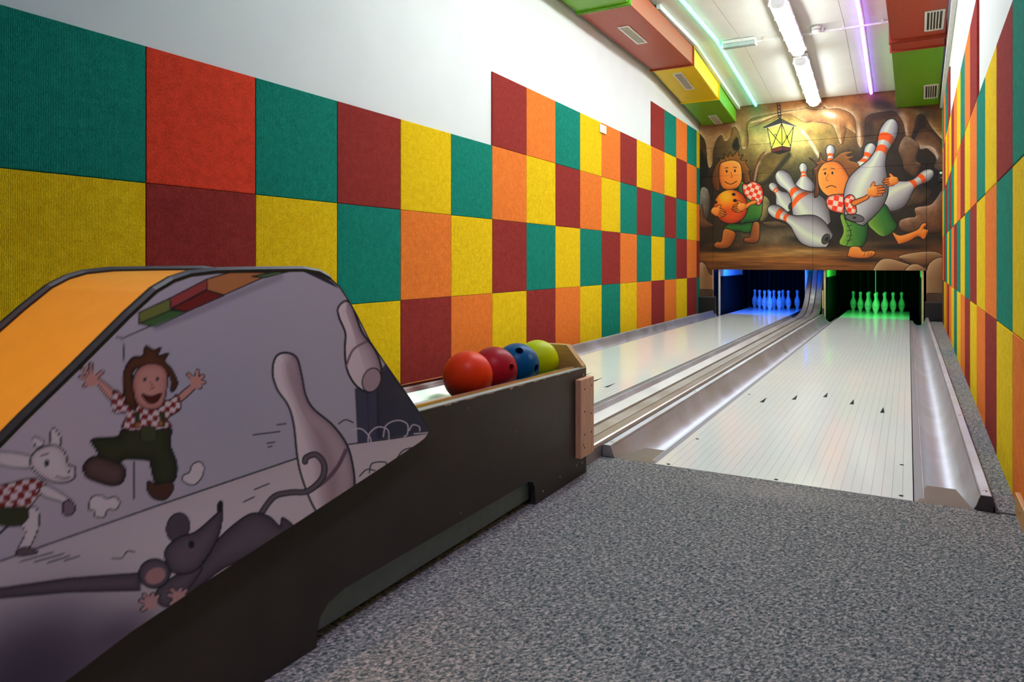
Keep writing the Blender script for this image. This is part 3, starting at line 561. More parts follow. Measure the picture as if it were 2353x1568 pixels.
    c.fill([(60, 1100), (90, 1085), (125, 1095), (130, 1108), (70, 1118)], (110, 90, 100), line=K, lw=4)
    c.fill([(110, 760), (-10, 745), (-20, 780), (40, 800), (120, 800)], WH, line=K, lw=4)
    c.fill([(190, 730), (178, 690), (190, 658), (214, 690), (216, 720)], WH, line=K, lw=4); c.fill([(130, 730), (120, 690), (160, 712)], WH, line=K, lw=4)
    c.fill([(108, 780), (130, 740), (190, 720), (230, 745), (245, 790), (268, 800), (266, 838), (230, 855), (180, 850), (130, 820)], WH, edge=(206, 186, 192), ew=10, line=K, lw=5)
    c.circ(166, 785, 9, K, ry=12); c.ln([(146, 758), (176, 750)], K, 4); c.circ(246, 815, 5, K); c.ln([(200, 832), (226, 840), (248, 836)], K, 4)
    # a plain grey mouse running along the edge
    M = (112, 98, 110); Md = (72, 62, 74)
    c.ln([(935, 962), (980, 905), (1040, 890), (1100, 885), (1150, 840), (1158, 790), (1130, 755), (1096, 764), (1090, 780)], K, 22); c.ln([(935, 962), (980, 905), (1040, 890), (1100, 885), (1150, 840), (1158, 790), (1130, 755), (1096, 764), (1090, 780)], M, 14)
    c.fill([(-40, 1238), (250, 1196), (500, 1178), (500, 1240), (240, 1246), (-40, 1272)], M, smooth=False, edge=Md, ew=16, line=K, lw=5)
    c.fill([(700, 1170), (760, 1080), (830, 1010), (900, 965), (960, 975), (1000, 1010), (1010, 980), (1050, 1020), (1000, 1080), (900, 1120), (800, 1160), (720, 1220), (660, 1260)], M, edge=Md, ew=24, line=K, lw=5)
    c.fill([(560, 1240), (640, 1180), (720, 1150), (700, 1200), (620, 1290), (570, 1290)], M, edge=Md, ew=14, line=K, lw=4)
    for hx, hy in ((540, 1285), (640, 1265)):
        for dx, dy in ((-36, -8), (-26, -28), (6, -30), (24, -24), (-30, 24)): c.ln([(hx, hy), (hx+dx, hy+dy)], K, 19, smooth=False)
        for dx, dy in ((-36, -8), (-26, -28), (6, -30), (24, -24), (-30, 24)): c.ln([(hx, hy), (hx+dx, hy+dy)], (206, 158, 160), 12, smooth=False)
        c.circ(hx, hy, 24, (206, 158, 160))
    c.circ(636, 1015, 40, (92, 80, 92), ry=52, rot=15, line=K, lw=5)
    c.fill([(590, 1100), (640, 1050), (700, 1030), (770, 970), (794, 950), (790, 1010), (770, 1070), (720, 1150), (670, 1180), (610, 1170)], M, edge=Md, ew=16, line=K, lw=5)
    c.circ(552, 1180, 56, M, ry=52, rot=-15, line=K, lw=5, edge=Md, ew=10); c.circ(556, 1188, 38, (190, 140, 144), ry=28, rot=-25)
    c.circ(786, 940, 11, K, ry=22, rot=10); c.circ(684, 1076, 11, K, ry=14); c.ln([(720, 1140), (736, 1128), (742, 1112)], K, 4)
    return c

# ------------------------------------------------------------------ room shell
M['low_bounce'] = wood('dark panelling', (70, 48, 34), 'Z')  # made-up dark finish, unseen, to cut light bounced into the foreground

YB = 9.75                                                  # face of the painted end wall
DL, DR = -.0111, .0104                                     # the side walls are not quite parallel to the lanes
def wl_x(y): return -2.4795+math.tan(DL)*(y-6)
def wr_x(y): return .3187+math.tan(DR)*(y-6)
def ceil_z(y): return 3.05 if y <= 7.55 else 3.05-.26*(y-7.55)/2.2
def wall(name, px, ang, l0, l1, label):
    o = bpy.data.objects.new(name, me_of(name, *box(l0, l1, 0, .12, -.2, 3.25), 'plaster')); C.objects.link(o)
    o.location = (px, 6, 0); o.rotation_euler = (0, 0, ang); WL[o] = np.array([px, 6, 0.]); return tag(o, label, 'wall', kind='structure')
wall_l = wall('wall_left', -2.4795, math.pi/2-DL, -9.2, 6.4, 'long white wall clad with checkered carpet tiles on the far side of the lanes')
wall_r = wall('wall_right', .3187, -math.pi/2-DR, -6.4, 9.2, 'white wall with steeply receding checkered carpet tiles next to the gutter')
t_ = .498; th = .011; e_ = .0025
tv = [(0, 0, 0), (t_, 0, 0), (t_, 0, t_), (0, 0, t_), (0, -th+e_, 0), (t_, -th+e_, 0), (t_, -th+e_, t_), (0, -th+e_, t_), (e_, -th, e_), (t_-e_, -th, e_), (t_-e_, -th, t_-e_), (e_, -th, t_-e_)]
tf = [(0, 1, 5, 4), (1, 2, 6, 5), (2, 3, 7, 6), (3, 0, 4, 7), (4, 5, 9, 8), (5, 6, 10, 9), (6, 7, 11, 10), (7, 4, 8, 11), (8, 9, 10, 11)]
TM = {k: me_of('tile', tv, tf, m) for k, m in TILE.items()}
COLS = {  # column (towards the end wall): colours from the floor up
    -2: 'TYR', -1: 'YTO', 0: 'RYT', 1: 'TRQ', 2: 'OYT', 3: 'YTR', 4: 'ROY', 5: 'OYT', 6: 'YROR', 7: 'RTYO', 8: 'OYRT', 9: 'YTOY', 10: 'TRYO', 11: 'YOTR', 12: 'OTRY', 13: 'RYTOR', 14: 'OTRYT', 15: 'YRTRO', 16: 'ROYOT', 17: 'TROTY'}
for n, s in COLS.items():
    for r, k in enumerate(s):
        for w, l0 in ((wall_l, 1.5864-6+(n-1)*.5), (wall_r, 2.5793-6+(n-3)*.5)):
            end = (YB-6)/math.cos(DL)
            if l0 >= end: continue
            o = bpy.data.objects.new('tile', TM[k]); C.objects.link(o); o.parent = w
            sx = 1. if l0+.5 <= end else (end-l0)/.5
            o.location = ((l0+.001) if w is wall_l else -(l0+.001)-t_*sx, 0, -.01+r*.5+.001); o.scale = (sx, 1, 1)
WL_rear = tag(add('wall_rear', *box(-2.6, .5, -3.1, -3.0, -.2, 3.25), 'low_bounce'), 'dark wall behind the viewer closing the room', 'wall', kind='structure')
# ceiling boards: flat over the approach, sloping down to the end wall
def ceil_slab(x0, x1, y0, y1, zo, t):
    V = []
    for z in (zo, zo+t):
        for y in (y0, y1):
            for x in (x0, x1): V.append((x, y, ceil_z(y)+z))
    return V, box(0, 1, 0, 1, 0, 1)[1]
ceil = add('ceiling', *join(ceil_slab(-2.7, .55, -3.1, 7.55, .03, .08), ceil_slab(-2.7, .55, 7.55, YB+.06, .03, .08)), 'ceiling'); tag(ceil, 'white boarded ceiling sloping down towards the end wall', 'ceiling', kind='structure')
xs = (-2.68, -1.533, -.55, .5); ys = (-3.05, -.5, 2.2, 4.9, 7.55, 9.3, YB+.05)
for i in range(3):
    for j in range(6): add('ceiling_panel', *ceil_slab(xs[i]+.0015, xs[i+1]-.0015, ys[j]+.0015, ys[j+1]-.0015, 0, .03), 'ceiling', ceil)
add('shading_block', *box(-2.62, .46, -3.0, 2.25, 2.32, 3.04), 'low_bounce', ceil)  # added block out of view that shades the foreground
# floor: slab, felt carpet on the approach and along both walls
floor = add('floor', *box(-2.75, .62, -3.1, 12.5, -.26, -.13), 'dark'); tag(floor, 'grey felt carpet of the approach in front of the lanes', 'floor', kind='structure')
add('carpet', *box(-2.6, .42, -3.0, 2.383, -.13, 0.), 'carpet', floor, origin=(0, 0, 0))
add('carpet_strip', *[x for x in [([(.213, 2.386, -.12), (wr_x(2.386), 2.386, -.12), (.213, 9.62, -.12), (wr_x(9.62), 9.62, -.12), (.213, 2.386, .004), (wr_x(2.386), 2.386, .004), (.213, 9.62, .004), (wr_x(9.62), 9.62, .004)], box(0, 1, 0, 1, 0, 1)[1])][0]], 'carpet', floor, origin=(0, 0, 0))
add('carpet_strip', *([(wl_x(2.386), 2.386, -.12), (-2.345, 2.386, -.12), (wl_x(9.62), 9.62, -.12), (-2.345, 9.62, -.12), (wl_x(2.386), 2.386, 0), (-2.345, 2.386, 0), (wl_x(9.62), 9.62, 0), (-2.345, 9.62, 0)], box(0, 1, 0, 1, 0, 1)[1]), 'carpet', floor, origin=(0, 0, 0))

# ------------------------------------------------------------------ painted end wall
mural = paint_mural()
wb = bpy.data.objects.new('wall_back', None); C.objects.link(wb); wb.location = (-1.08, YB, 0); WL[wb] = np.array([-1.08, YB, 0.]); tag(wb, 'end wall painted with a cave scene of figures, flying pins and a lantern', 'wall', kind='structure')
def mural_panel(x0, x1, z0, z1, dy=0.):
    nu = max(6, int((x1-x0)/.0036)); nv = max(6, int((z1-z0)/.0036)); g = .0012
    X, Z = np.meshgrid(np.linspace(x0+g, x1-g, nu), np.linspace(z0+g, z1-g, nv)); Yc = np.full_like(X, YB+dy)
    u, v = screen(X, YB, Z)
    cols = mural.sample((u-1590).ravel()*3.563, (v-200).ravel()*3.563)
    return paint_grid('mural_panel', np.stack([X, Yc, Z], -1), nu, nv, cols, 'mural', wb, (0, .018, 0))
XL, XR = wl_x(YB)+.0, wr_x(YB)-.0
mural_panel(XL, -2.33, .325, 1.87, .004); mural_panel(-2.33, -1.068, .597, 1.87); mural_panel(-1.068, .187, .597, 1.87, .0012); mural_panel(.187, XR, .33, 1.87, .004)
mural_panel(XL, XR, 1.87, 2.26, .0015); mural_panel(XL, XR, 2.26, 2.80)
add('lower_panel', *box(XL, -2.33, YB-.004, YB+.02, .0, .322), 'brown', wb); add('lower_panel', *box(.187, XR, YB-.004, YB+.02, .0, .327), 'brown', wb)
add('edge_strip', *box(-2.335, -2.33, YB-.002, YB+.05, 0., .597), 'wood', wb); add('edge_strip', *box(.187, .192, YB-.002, YB+.05, 0., .597), 'wood', wb)
for x0, x1, lb in ((XL+.012, -2.283, 'black box on the floor under the mural beside the long tiled wall'), (.172, XR-.012, 'black box on the carpet strip under the mural by the steep tiled wall')):
    o = thing('floor_box', ((x0+x1)/2, YB-.1, 0.004), lb, 'box'); add('body', *bbox(x0, x1, YB-.07, YB-.006, .005, .215, .004), 'black', o); add('lid', *bbox(x0-.003, x1+.003, YB-.074, YB-.006, .215, .228, .003), 'grey', o)
o = thing('wall_button', (.333, YB, 1.648), 'small black control box with a green round button on the mural', 'switch'); add('housing', *bbox(.309, .354, YB-.03, YB, 1.648, 1.790, .004), 'black', o)
add('button', *cyl((.333, YB-.031, 1.752), (.333, YB-.036, 1.752), .011, 16), 'greenlamp', o); add('ring', *cyl((.333, YB-.030, 1.752), (.333, YB-.033, 1.752), .0145, 16), 'steel', o)
add('mark', *box(.334, .350, YB-.0315, YB-.03, 1.693, 1.699), 'white', o)

# ------------------------------------------------------------------ the pit behind the end wall
pit = bpy.data.objects.new('wall_pit', None); C.objects.link(pit); pit.location = (-1.08, 12.2, 0); WL[pit] = np.array([-1.08, 12.2, 0.]); tag(pit, 'black rear of the pin pits behind the painted end wall', 'wall', kind='structure')
add('back_board', *box(-2.7, .6, 12.2, 12.3, -.13, 1.9), 'dark', pit); add('top_board', *box(-2.7, .6, YB+.05, 12.3, 1.55, 1.6), 'dark', pit)
def curtain(name, x0, x1, label):
    n = int((x1-x0)/.011); P = []; F = []
    for i in range(n+1):
        x = x0+(x1-x0)*i/n; y = 11.72+.008*math.sin(i*2*math.pi/9.)+.004*math.sin(i*1.3)
        P += [(x, y, .03), (x, y, 1.4)]
    for i in range(n): F.append((2*i, 2*i+2, 2*i+3, 2*i+1))
    k = len(P); P += [(a, b+.006, c_) for a, b, c_ in P]; F += [tuple(j+k for j in f)[::-1] for f in F[:n]]
    o = add(name, P, F, 'dark', smooth=True); return tag(o, label, 'curtain')
curtain('pit_curtain', -2.225, -1.222, 'black pleated curtain behind the blue-lit pins'); curtain('pit_curtain', -.9, .135, 'black pleated curtain behind the green-lit pins')
for nm, x, side, mt, lb in (('kickback', -2.25, 1, 'postw', 'pale-edged kickback plate on the outer side of the blue-lit pit'), ('kickback', -1.197, -1, 'postw', 'narrow kickback plate between the ball ramp and the blue-lit pins'), ('kickback', -.93, 1, 'post', 'pale yellow kickback plate between the ball ramp and the green-lit pins'), ('kickback', .148, -1, 'post', 'kickback plate on the outer side of the green-lit pit')):
    o = thing(nm, (x, 10.8, -.06), lb, 'partition'); yk = 10.16 if x == -1.197 else YB+.03; add('plate', *box(x-.011, x+.011, yk, 11.9, -.06, .665), mt, o)
    a, b = (x+.0112, x+.019) if side > 0 else (x-.019, x-.0112); add('lining', *box(a, b, yk+.02, 11.7, -.05, .505), 'dark', o)
    a, b = (x+.0112, x+.016) if side > 0 else (x-.016, x-.0112); add('lining', *box(a, b, 11.28, 11.7, .507, .665), 'dark', o)
def pit_lamp(x0, x1, col, mname, lb):
    cx = (x0+x1)/2; w = (x1-x0)/2
    o = thing('pit_lamp', (cx, 10.05, .66), lb, 'lamp'); add('housing', *box(x0, x1, 9.985, 10.0, .655, .78), 'dark', o); add('bar', *box(x0, x1, 10.0, 10.06, .735, .77), 'dark', o)
    for q in range(2):
        ld = bpy.data.lights.new('pit_light', 'AREA'); ld.shape = 'RECTANGLE'; ld.size = 2*w-.04; ld.size_y = .03; ld.energy = PIT*col[1]; ld.color = col[0]; ld.spread = R(170)
        lo = bpy.data.objects.new('pit_light', ld); C.objects.link(lo); lo.parent = o; lo.location = (0, -.02 if q == 0 else -.028, .068); lo.rotation_euler = (R(48), 0, 0)
        if q: ld.energy *= .6; lo.rotation_euler = (R(4), 0, 0)
    add('tube', *box(x0+.02, x1-.02, 10.02, 10.05, .7325, .735), mname, o)
M['bluetube'] = glow('blue tube', (.02, .2, 1.), 3.); M['greentube'] = glow('green tube', (.03, 1., .15), 3.)
pit_lamp(-2.17, -1.24, ((.004, .12, 1.), 38.), 'bluetube', 'blue lamp hidden above the blue-lit pins'); pit_lamp(-.895, .08, ((.015, 1., .14), 14.), 'greentube', 'green lamp hidden above the green-lit pins')

# ------------------------------------------------------------------ lanes
NB = 28; LW = .78
def lane(cx, label):
    x0 = cx-LW/2; o = thing('bowling_lane', (cx, 2.385, 0), label, 'lane'); add('core', *box(x0, x0+LW, 2.385, 11.46, -.11, -.009), 'lane_core', o)
    secs = ((2.385, 5.41), (5.41, 8.47), (8.47, 11.46)); bw = LW/NB
    for s, (a, b) in enumerate(secs):
        V, F = box(.00028, bw-.00028, .0006, b-a-.0006, -.009, 0); me = me_of('lane_board', V, F, 'lane')
        for k in range(NB):
            q = bpy.data.objects.new('lane_board', me); C.objects.link(q); q.parent = o; q.location = (x0+k*bw-cx, a-2.385, 0); WL[q] = np.array([x0+k*bw, a, 0])
    for dx, ya in ((-.262, 3.686), (-.132, 3.838), (.0, 3.988), (.134, 3.850), (.272, 3.704)):
        add('arrow_mark', *prism([(cx+dx-.0095, ya), (cx+dx+.0095, ya+.006), (cx+dx, ya+.148)], 'Z', .0001, .0008), 'arrow', o)
    for dx, y in ((.006, 2.402), (-.349, 2.402), (.358, 2.79), (.359, 2.42), (-.357, 3.876), (-.352, 2.80)):
        add('dowel', *cyl((cx+dx, y, .0001), (cx+dx, y, .0009), .0065, 14), 'arrow', o)
    return o
XA, XB_ = -.378, -1.75
lane(XA, 'ivory bowling lane with dark arrows ending at the green-lit pins'); lane(XB_, 'ivory bowling lane beside the long tiled wall ending at the blue-lit pins')
TR = Cv.spline([(.029, -.006), (.038, -.022), (.052, -.041), (.072, -.056), (.095, -.061), (.118, -.055), (.138, -.038), (.152, -.012), (.160, .012), (.165, .036)], False, 3)
PROF = [(.026, -.10), (.026, -.0055)]+[tuple(p) for p in TR]+[(.166, -.10)]
RAIL = [(.1665, -.10), (.1665, .037), (.169, .042), (.192, .042), (.195, .038), (.195, -.10)]
def gutter(edge, sg, label, plate=True):
    o = thing('gutter', (edge+sg*.1, 2.39, -.06), label, 'gutter')
    fl = lambda P: [(sg*a, b) for a, b in (P if sg > 0 else P[::-1])]
    for a, b in ((2.39, 6.25), (6.252, 9.0), (9.002, YB+.04)):
        ch = add('channel', *sweep(fl(PROF), [(edge, a, 0), (edge, b, 0)]), 'alu', o, smooth=True); ch.data.set_sharp_from_angle(angle=R(40))
    add('ledge', *sweep(fl([(.003, -.10), (.003, -.006), (.0255, -.0058), (.0255, -.10)]), [(edge, 2.39, 0), (edge, YB+.04, 0)]), 'ledge', o)
    add('rail', *sweep(fl(RAIL), [(edge, 2.395, 0), (edge, YB+.02, 0)]), 'alu', o)
    if plate:
        cap = [(.150, .001), (.156, .012), (.163, .034), (.167, .0425), (.193, .0425), (.196, .039), (.196, .001)]
        add('end_cap', *sweep(fl(cap), [(edge, 2.386, 0), (edge, 2.394, 0)]), 'grey' if sg > 0 else 'alu', o)
        q = [(.010, 2.391, -.003), (.150, 2.391, -.003), (.118, 2.63, -.016), (.040, 2.63, -.016)]
        V = [(edge+sg*a, y, z-d) for d in (.0015, 0) for a, y, z in q]; F = [(3, 2, 1, 0), (4, 5, 6, 7), (0, 1, 5, 4), (1, 2, 6, 5), (2, 3, 7, 6), (3, 0, 4, 7)]
        if sg < 0: F = [f[::-1] for f in F]
        add('lead_in_plate', V, F, 'plate', o)
    for y in (2.44, 3.6, 4.9, 6.3, 7.8): add('screw', *lathe([(.007, 0), (.006, .0015), (.003, .0022)], (edge+sg*.180, y, .042), 12), 'steel', o)
    return o
M['plate'] = metal('dull lead-in plate', (124, 112, 102), .5)
gutter(XA+LW/2, 1, 'aluminium gutter along the carpet strip, right of the arrow-marked lane'); gutter(XA-LW/2, -1, 'aluminium gutter between the arrow-marked lane and the ball track')
gutter(XB_+LW/2, 1, 'aluminium gutter between the ball track and the blue-lit lane'); gutter(XB_-LW/2, -1, 'aluminium gutter running along the foot of the long tiled wall')

# ------------------------------------------------------------------ ball track and ramp
TX = -1.072
path = [(TX, 2.2, .022), (TX, 5., .022), (TX, 8.5, .024)]
cv = [(8.8, .025), (9.0, .028), (9.14, .034), (9.26, .046), (9.37, .064), (9.47, .088), (9.57, .120), (9.66, .162), (9.75, .222), (9.84, .295), (9.92, .370), (10.0, .455), (10.08, .548), (10.16, .65), (10.3, .84), (10.45, 1.05)]
pth = path+[(TX, y, z) for y, z in cv]
bt = thing('ball_track', (TX, 6., -.02), 'grey metal ball return track rising in a ramp between the two pits', 'track')
M['track'] = metal('worn grey track', (188, 184, 182), .42)
for nm, pf in (('wing', [(-.0915, -.05), (-.0915, .031), (-.086, .036), (-.040, .022), (-.037, .012), (-.037, -.05)]), ('channel', [(-.031, -.05), (-.031, .012), (-.027, .018), (.027, .018), (.031, .012), (.031, -.05)]), ('wing', [(.037, -.05), (.037, .012), (.040, .022), (.096, .034), (.103, .031), (.106, .022), (.106, -.05)])):
    add(nm, *sweep(pf, pth), 'track', bt)
add('groove_strip', *sweep([(-.037, -.04), (-.037, .006), (-.031, .006), (-.031, -.04)], pth), 'dark', bt); add('groove_strip', *sweep([(.031, -.04), (.031, .006), (.037, .006), (.037, -.04)], pth), 'dark', bt)
add('screw', *lathe([(.012, 0), (.01, .002), (.004, .003)], (TX, 9.2, .058), 12), 'steel', bt)
o = thing('track_support', (-.955, YB-.02, .0425), 'small dark bracket beside the foot of the ball ramp', 'bracket'); add('block', *bbox(-.957, -.935, YB-.06, YB+.02, .0425, .115, .003), 'grey', o); add('plate', *box(-.957, -.945, YB+.005, YB+.018, .115, .34), 'post', o)

# ------------------------------------------------------------------ pins
ph = .28; PP = [(.0, .052), (.04, .058), (.12, .081), (.2, .103), (.3, .117), (.36, .119), (.44, .112), (.52, .094), (.60, .068), (.68, .049), (.74, .0455), (.80, .049), (.86, .058), (.905, .0625), (.945, .059), (.975, .044), (.992, .024), (1., .006)]
pprof = [(r*ph*1.28, t*ph) for t, r in PP]
def densify(P, n=3):
    t = np.arange(len(P)); q = np.linspace(0, len(P)-1, (len(P)-1)*n+1); P = np.array(P); out = []
    for x in q:
        i = min(int(x), len(P)-2); f = x-i; a, b, c_, d = P[max(i-1, 0)], P[i], P[i+1], P[min(i+2, len(P)-1)]
        out.append(tuple(.5*((2*b)+(c_-a)*f+(2*a-5*b+4*c_-d)*f*f+(3*b-a-3*c_+d)*f**3)))
    return [(max(r, .001), z) for r, z in out]
V, F = lathe(densify(pprof), (0, 0, 0), 28); PIN = me_of('body', V, F, 'pin', True)
rr = np.interp(.29*ph, [p[1] for p in pprof], [p[0] for p in pprof])
V, F = lathe([(rr-.001, .287*ph), (rr+.0009, .289*ph), (rr+.0009, .300*ph), (rr-.001, .302*ph)], (0, 0, 0), 28); RING = me_of('ring', V, F, 'ring', True)
names = {0: ('front pin of the triangle',), 1: ('left pin of the second row', 'right pin of the second row'), 2: ('left pin of the third row', 'middle pin of the third row', 'right pin of the third row'), 3: ('far left pin of the last row', 'second pin from the left in the last row', 'third pin from the left in the last row', 'far right pin of the last row')}
for cx, colr in ((XB_-.018, 'blue'), (XA-.014, 'green')):
    for r in range(4):
        for i in range(r+1):
            x = cx+(i-r/2)*.205; y = 10.84+r*.178
            o = thing('bowling_pin', (x, y, 0), 'white pin lit %s, %s' % (colr, names[r][i]), 'bowling pin', 'pins on the %s-lit lane' % colr)
            for nm, me in (('body', PIN), ('ring', RING)):
                q = bpy.data.objects.new(nm, me); C.objects.link(q); q.parent = o; WL[q] = WL[o]
            if r == 0 and colr == 'green': add('cord', *cyl((x, y, ph), (x, y-.01, 1.5), .0042, 8), 'cordg', o)
            else: add('cord', *cyl((x, y, ph), (x, y, 1.5), .0018, 6), 'cord', o)
            add('eyelet', *cyl((x+.010, y-.0215*.8, .86*ph), (x+.011, y-.0235*.8-.004, .86*ph), .003, 8), 'black', o)

# ------------------------------------------------------------------ ball return cabinet with its hood
BX0, BX1 = -1.205, -.94
ret = thing('ball_return', (TX, 1.2, 0), 'dark ball return cabinet with a printed hood and amber sloping top', 'ball return')
top = lambda y: .349+(2.18-y)*.0255
def side(x0, x1):
    P = [(-.05, 0), (.947, 0), (.947, .022), (.955, .05), (.975, .068), (1.02, .078), (1.77, .078), (1.795, .070), (1.808, .052), (1.812, .02), (1.812, 0), (2.18, 0), (2.18, top(2.18)), (1.15, top(1.15)), (-.05, top(1.15))]
    return prism(P, 'X', x0, x1)
add('side_panel', *side(BX1-.018, BX1), 'box', ret); add('side_panel', *side(BX0, BX0+.018), 'box', ret)
M['band'] = plain('grey edge band', (176, 178, 166), .4)
for a, b in ((BX1-.0185, BX1+.0006), (BX0-.0006, BX0+.0185)): add('edge_band', *prism([(1.15, top(1.15)), (2.181, top(2.181)), (2.181, top(2.181)+.0022), (1.15, top(1.15)+.0022)], 'X', a, b), 'band', ret)
rng = np.random.RandomState(3)                              # chips knocked off the upper edge
for y, l, d in ((1.352, .03, .004), (1.39, .02, .003), (1.44, .05, .003), (1.54, .04, .0025), (1.66, .018, .008), (1.70, .05, .003), (1.80, .03, .004), (1.86, .016, .003), (1.95, .03, .0025), (2.03, .02, .003)):
    n = 6; up = [(y+l*k/(n-1), top(y+l*k/(n-1))) for k in range(n)]; dn = [(y+l*k/(n-1), top(y+l*k/(n-1))-d*(.4+.6*rng.rand())*(1 if 0 < k < n-1 else .3)) for k in range(n)]
    add('chipped_edge', *prism(dn+up[::-1], 'X', BX1, BX1+.0009), 'chip', ret)
add('kick_board', *box(BX1-.038, BX1-.024, .9, 1.86, .012, .2), 'kick', ret); add('floor_plate', *box(BX0+.018, BX1-.018, -.05, 2.17, .20, .21), 'dark', ret)
add('end_board', *box(BX0+.018, BX1-.018, 2.150, 2.178, 0, .33), 'box', ret); add('end_board', *box(BX0, BX1, -.07, -.05, 0, .37), 'box', ret)
add('end_stop', *prism([(BX0+.004, .335), (BX1-.003, .335), (BX1-.003, .357), (-1.0, .424), (-1.145, .424), (BX0+.004, .357)], 'Y', 2.153, 2.183), 'wood2', ret)
add('batten', *bbox(BX1+.0005, BX1+.021, 2.09, 2.197, .067, .321, .002), 'wood', ret)
for y, z in ((2.118, .288), (2.178, .292), (2.118, .215), (2.172, .200), (2.118, .140), (2.172, .138), (2.118, .098), (2.11, .108)): add('screw', *cyl((BX1+.0205, y, z), (BX1+.0218, y, z), .0028, 10), 'dark', ret)
for y, z in ((2.157, .328), (2.10, .042), (2.145, .040), (1.975, .038), (1.86, .026)): add('screw', *cyl((BX1, y, z), (BX1+.0012, y, z), .0032, 10), 'steel', ret)
for y, z in ((1.42, .098), (1.455, .345), (1.70, .235)): add('scuff', *cyl((BX1, y, z), (BX1+.0006, y, z), .0016, 8), 'chip', ret)
TP = [(-.1155, -.02), (-.1155, .010), (-.104, .010), (-.098, .0), (-.094, -.006), (-.06, -.027), (-.03, -.0375), (0, -.041), (.03, -.0375), (.06, -.027), (.094, -.006), (.098, 0), (.104, .010), (.1155, .010), (.1155, -.02), (.09, -.03), (0, -.055), (-.09, -.03)]
add('tray', *sweep(TP, [(TX, .9, top(.9)-.008), (TX, 2.152, top(2.152)-.008)]), 'tray', ret)
for a in (-.107, .107): add('tray_rail', *sweep([(a-.005, .010), (a-.004, .016), (a+.004, .016), (a+.005, .010)], [(TX, .9, top(.9)-.008), (TX, 2.152, top(2.152)-.008)]), 'tray', ret)
# hood
HP = [(.10, .205), (.20, .295), (.30, .381), (.426, .488), (.454, .514), (.515, .567), (.584, .629), (.623, .661), (.650, .675), (.678, .683), (.723, .6872), (.80, .688), (.903, .688), (.939, .683), (.967, .671), (.990, .656), (1.013, .631), (1.037, .600), (1.075, .546), (1.115, .503), (1.185, .430), (1.25, .360), (1.266, .341), (1.2705, .330)]
HB = [(.10, .10), (.30, .135), (.507, .176), (.584, .197), (.723, .223), (.903, .253), (1.142, .294), (1.235, .311), (1.255, .316), (1.266, .323), (1.2705, .330)]
hp = np.array(HP); hb = np.array(HB); HX = -.925
hood = add('hood', *join(*[sweep([(a-.004, -.004), (a-.004, .006), (a+.004, .006), (a+.004, -.004)], [(TX, y, z) for y, z in HP[3:15]]) for a in (.139-.0, -.127)]), 'rubber', ret)
hp_art = paint_hood()
nu, nv = 520, 400
u_ = np.linspace(0, 1, nu); yy_ = .10+(1.2705-.10)*(u_*.75+.25*(1-(1-u_)**2)); tz = np.interp(yy_, hp[:, 0], hp[:, 1]); bz = np.interp(yy_, hb[:, 0], hb[:, 1])
Yg = np.repeat(yy_[None, :], nv, 0); Zg = bz[None, :]+(tz-bz)[None, :]*np.linspace(0, 1, nv)[:, None]; Xg = np.full_like(Yg, HX)
su, sv = screen(HX, np.maximum(Yg, .36), Zg)
cols = hp_art.sample(np.clip((su*1.5552).ravel(), -1e4, 1e4), ((sv-560)*1.5552).ravel())
o = paint_grid('printed_side', np.stack([Xg, Yg, Zg], -1), nu, nv, cols, 'print', hood, (-.014, 0, 0))
sil = HP+HB[::-1][1:]
M['print2'] = plain('pale foil', (210, 200, 210), .4); add('plain_side', *prism(sil, 'X', -1.208, -1.194), 'print2', hood)
tp = HP[:15]
add('amber_top', *sweep([(-.122, -.006), (-.122, -.001), (.1335, -.001), (.1335, -.006)], [(TX, y, z) for y, z in tp], True), 'hoodtop', hood)
for x, d in ((.1395, 1), (-.1285, -1)):                      # rubber edge profile, crest of the sides
    add('edge_profile', *sweep([(x-.0085, -.002), (x-.0085, .004), (x-.004, .0075), (x+.004, .0075), (x+.0078, .003), (x+.0078, -.002)], [(TX, y, z) for y, z in tp]), 'rubber', hood)
add('edge_trim', *sweep([(.1325, -.0008), (.1325, .0016), (.1475, .0016), (.1475, -.0008)], [(TX, y, z) for y, z in HP[14:]]), 'grey', hood)
add('back_board', *box(-1.194, -.939, .10, .112, .10, .205), 'box', hood)

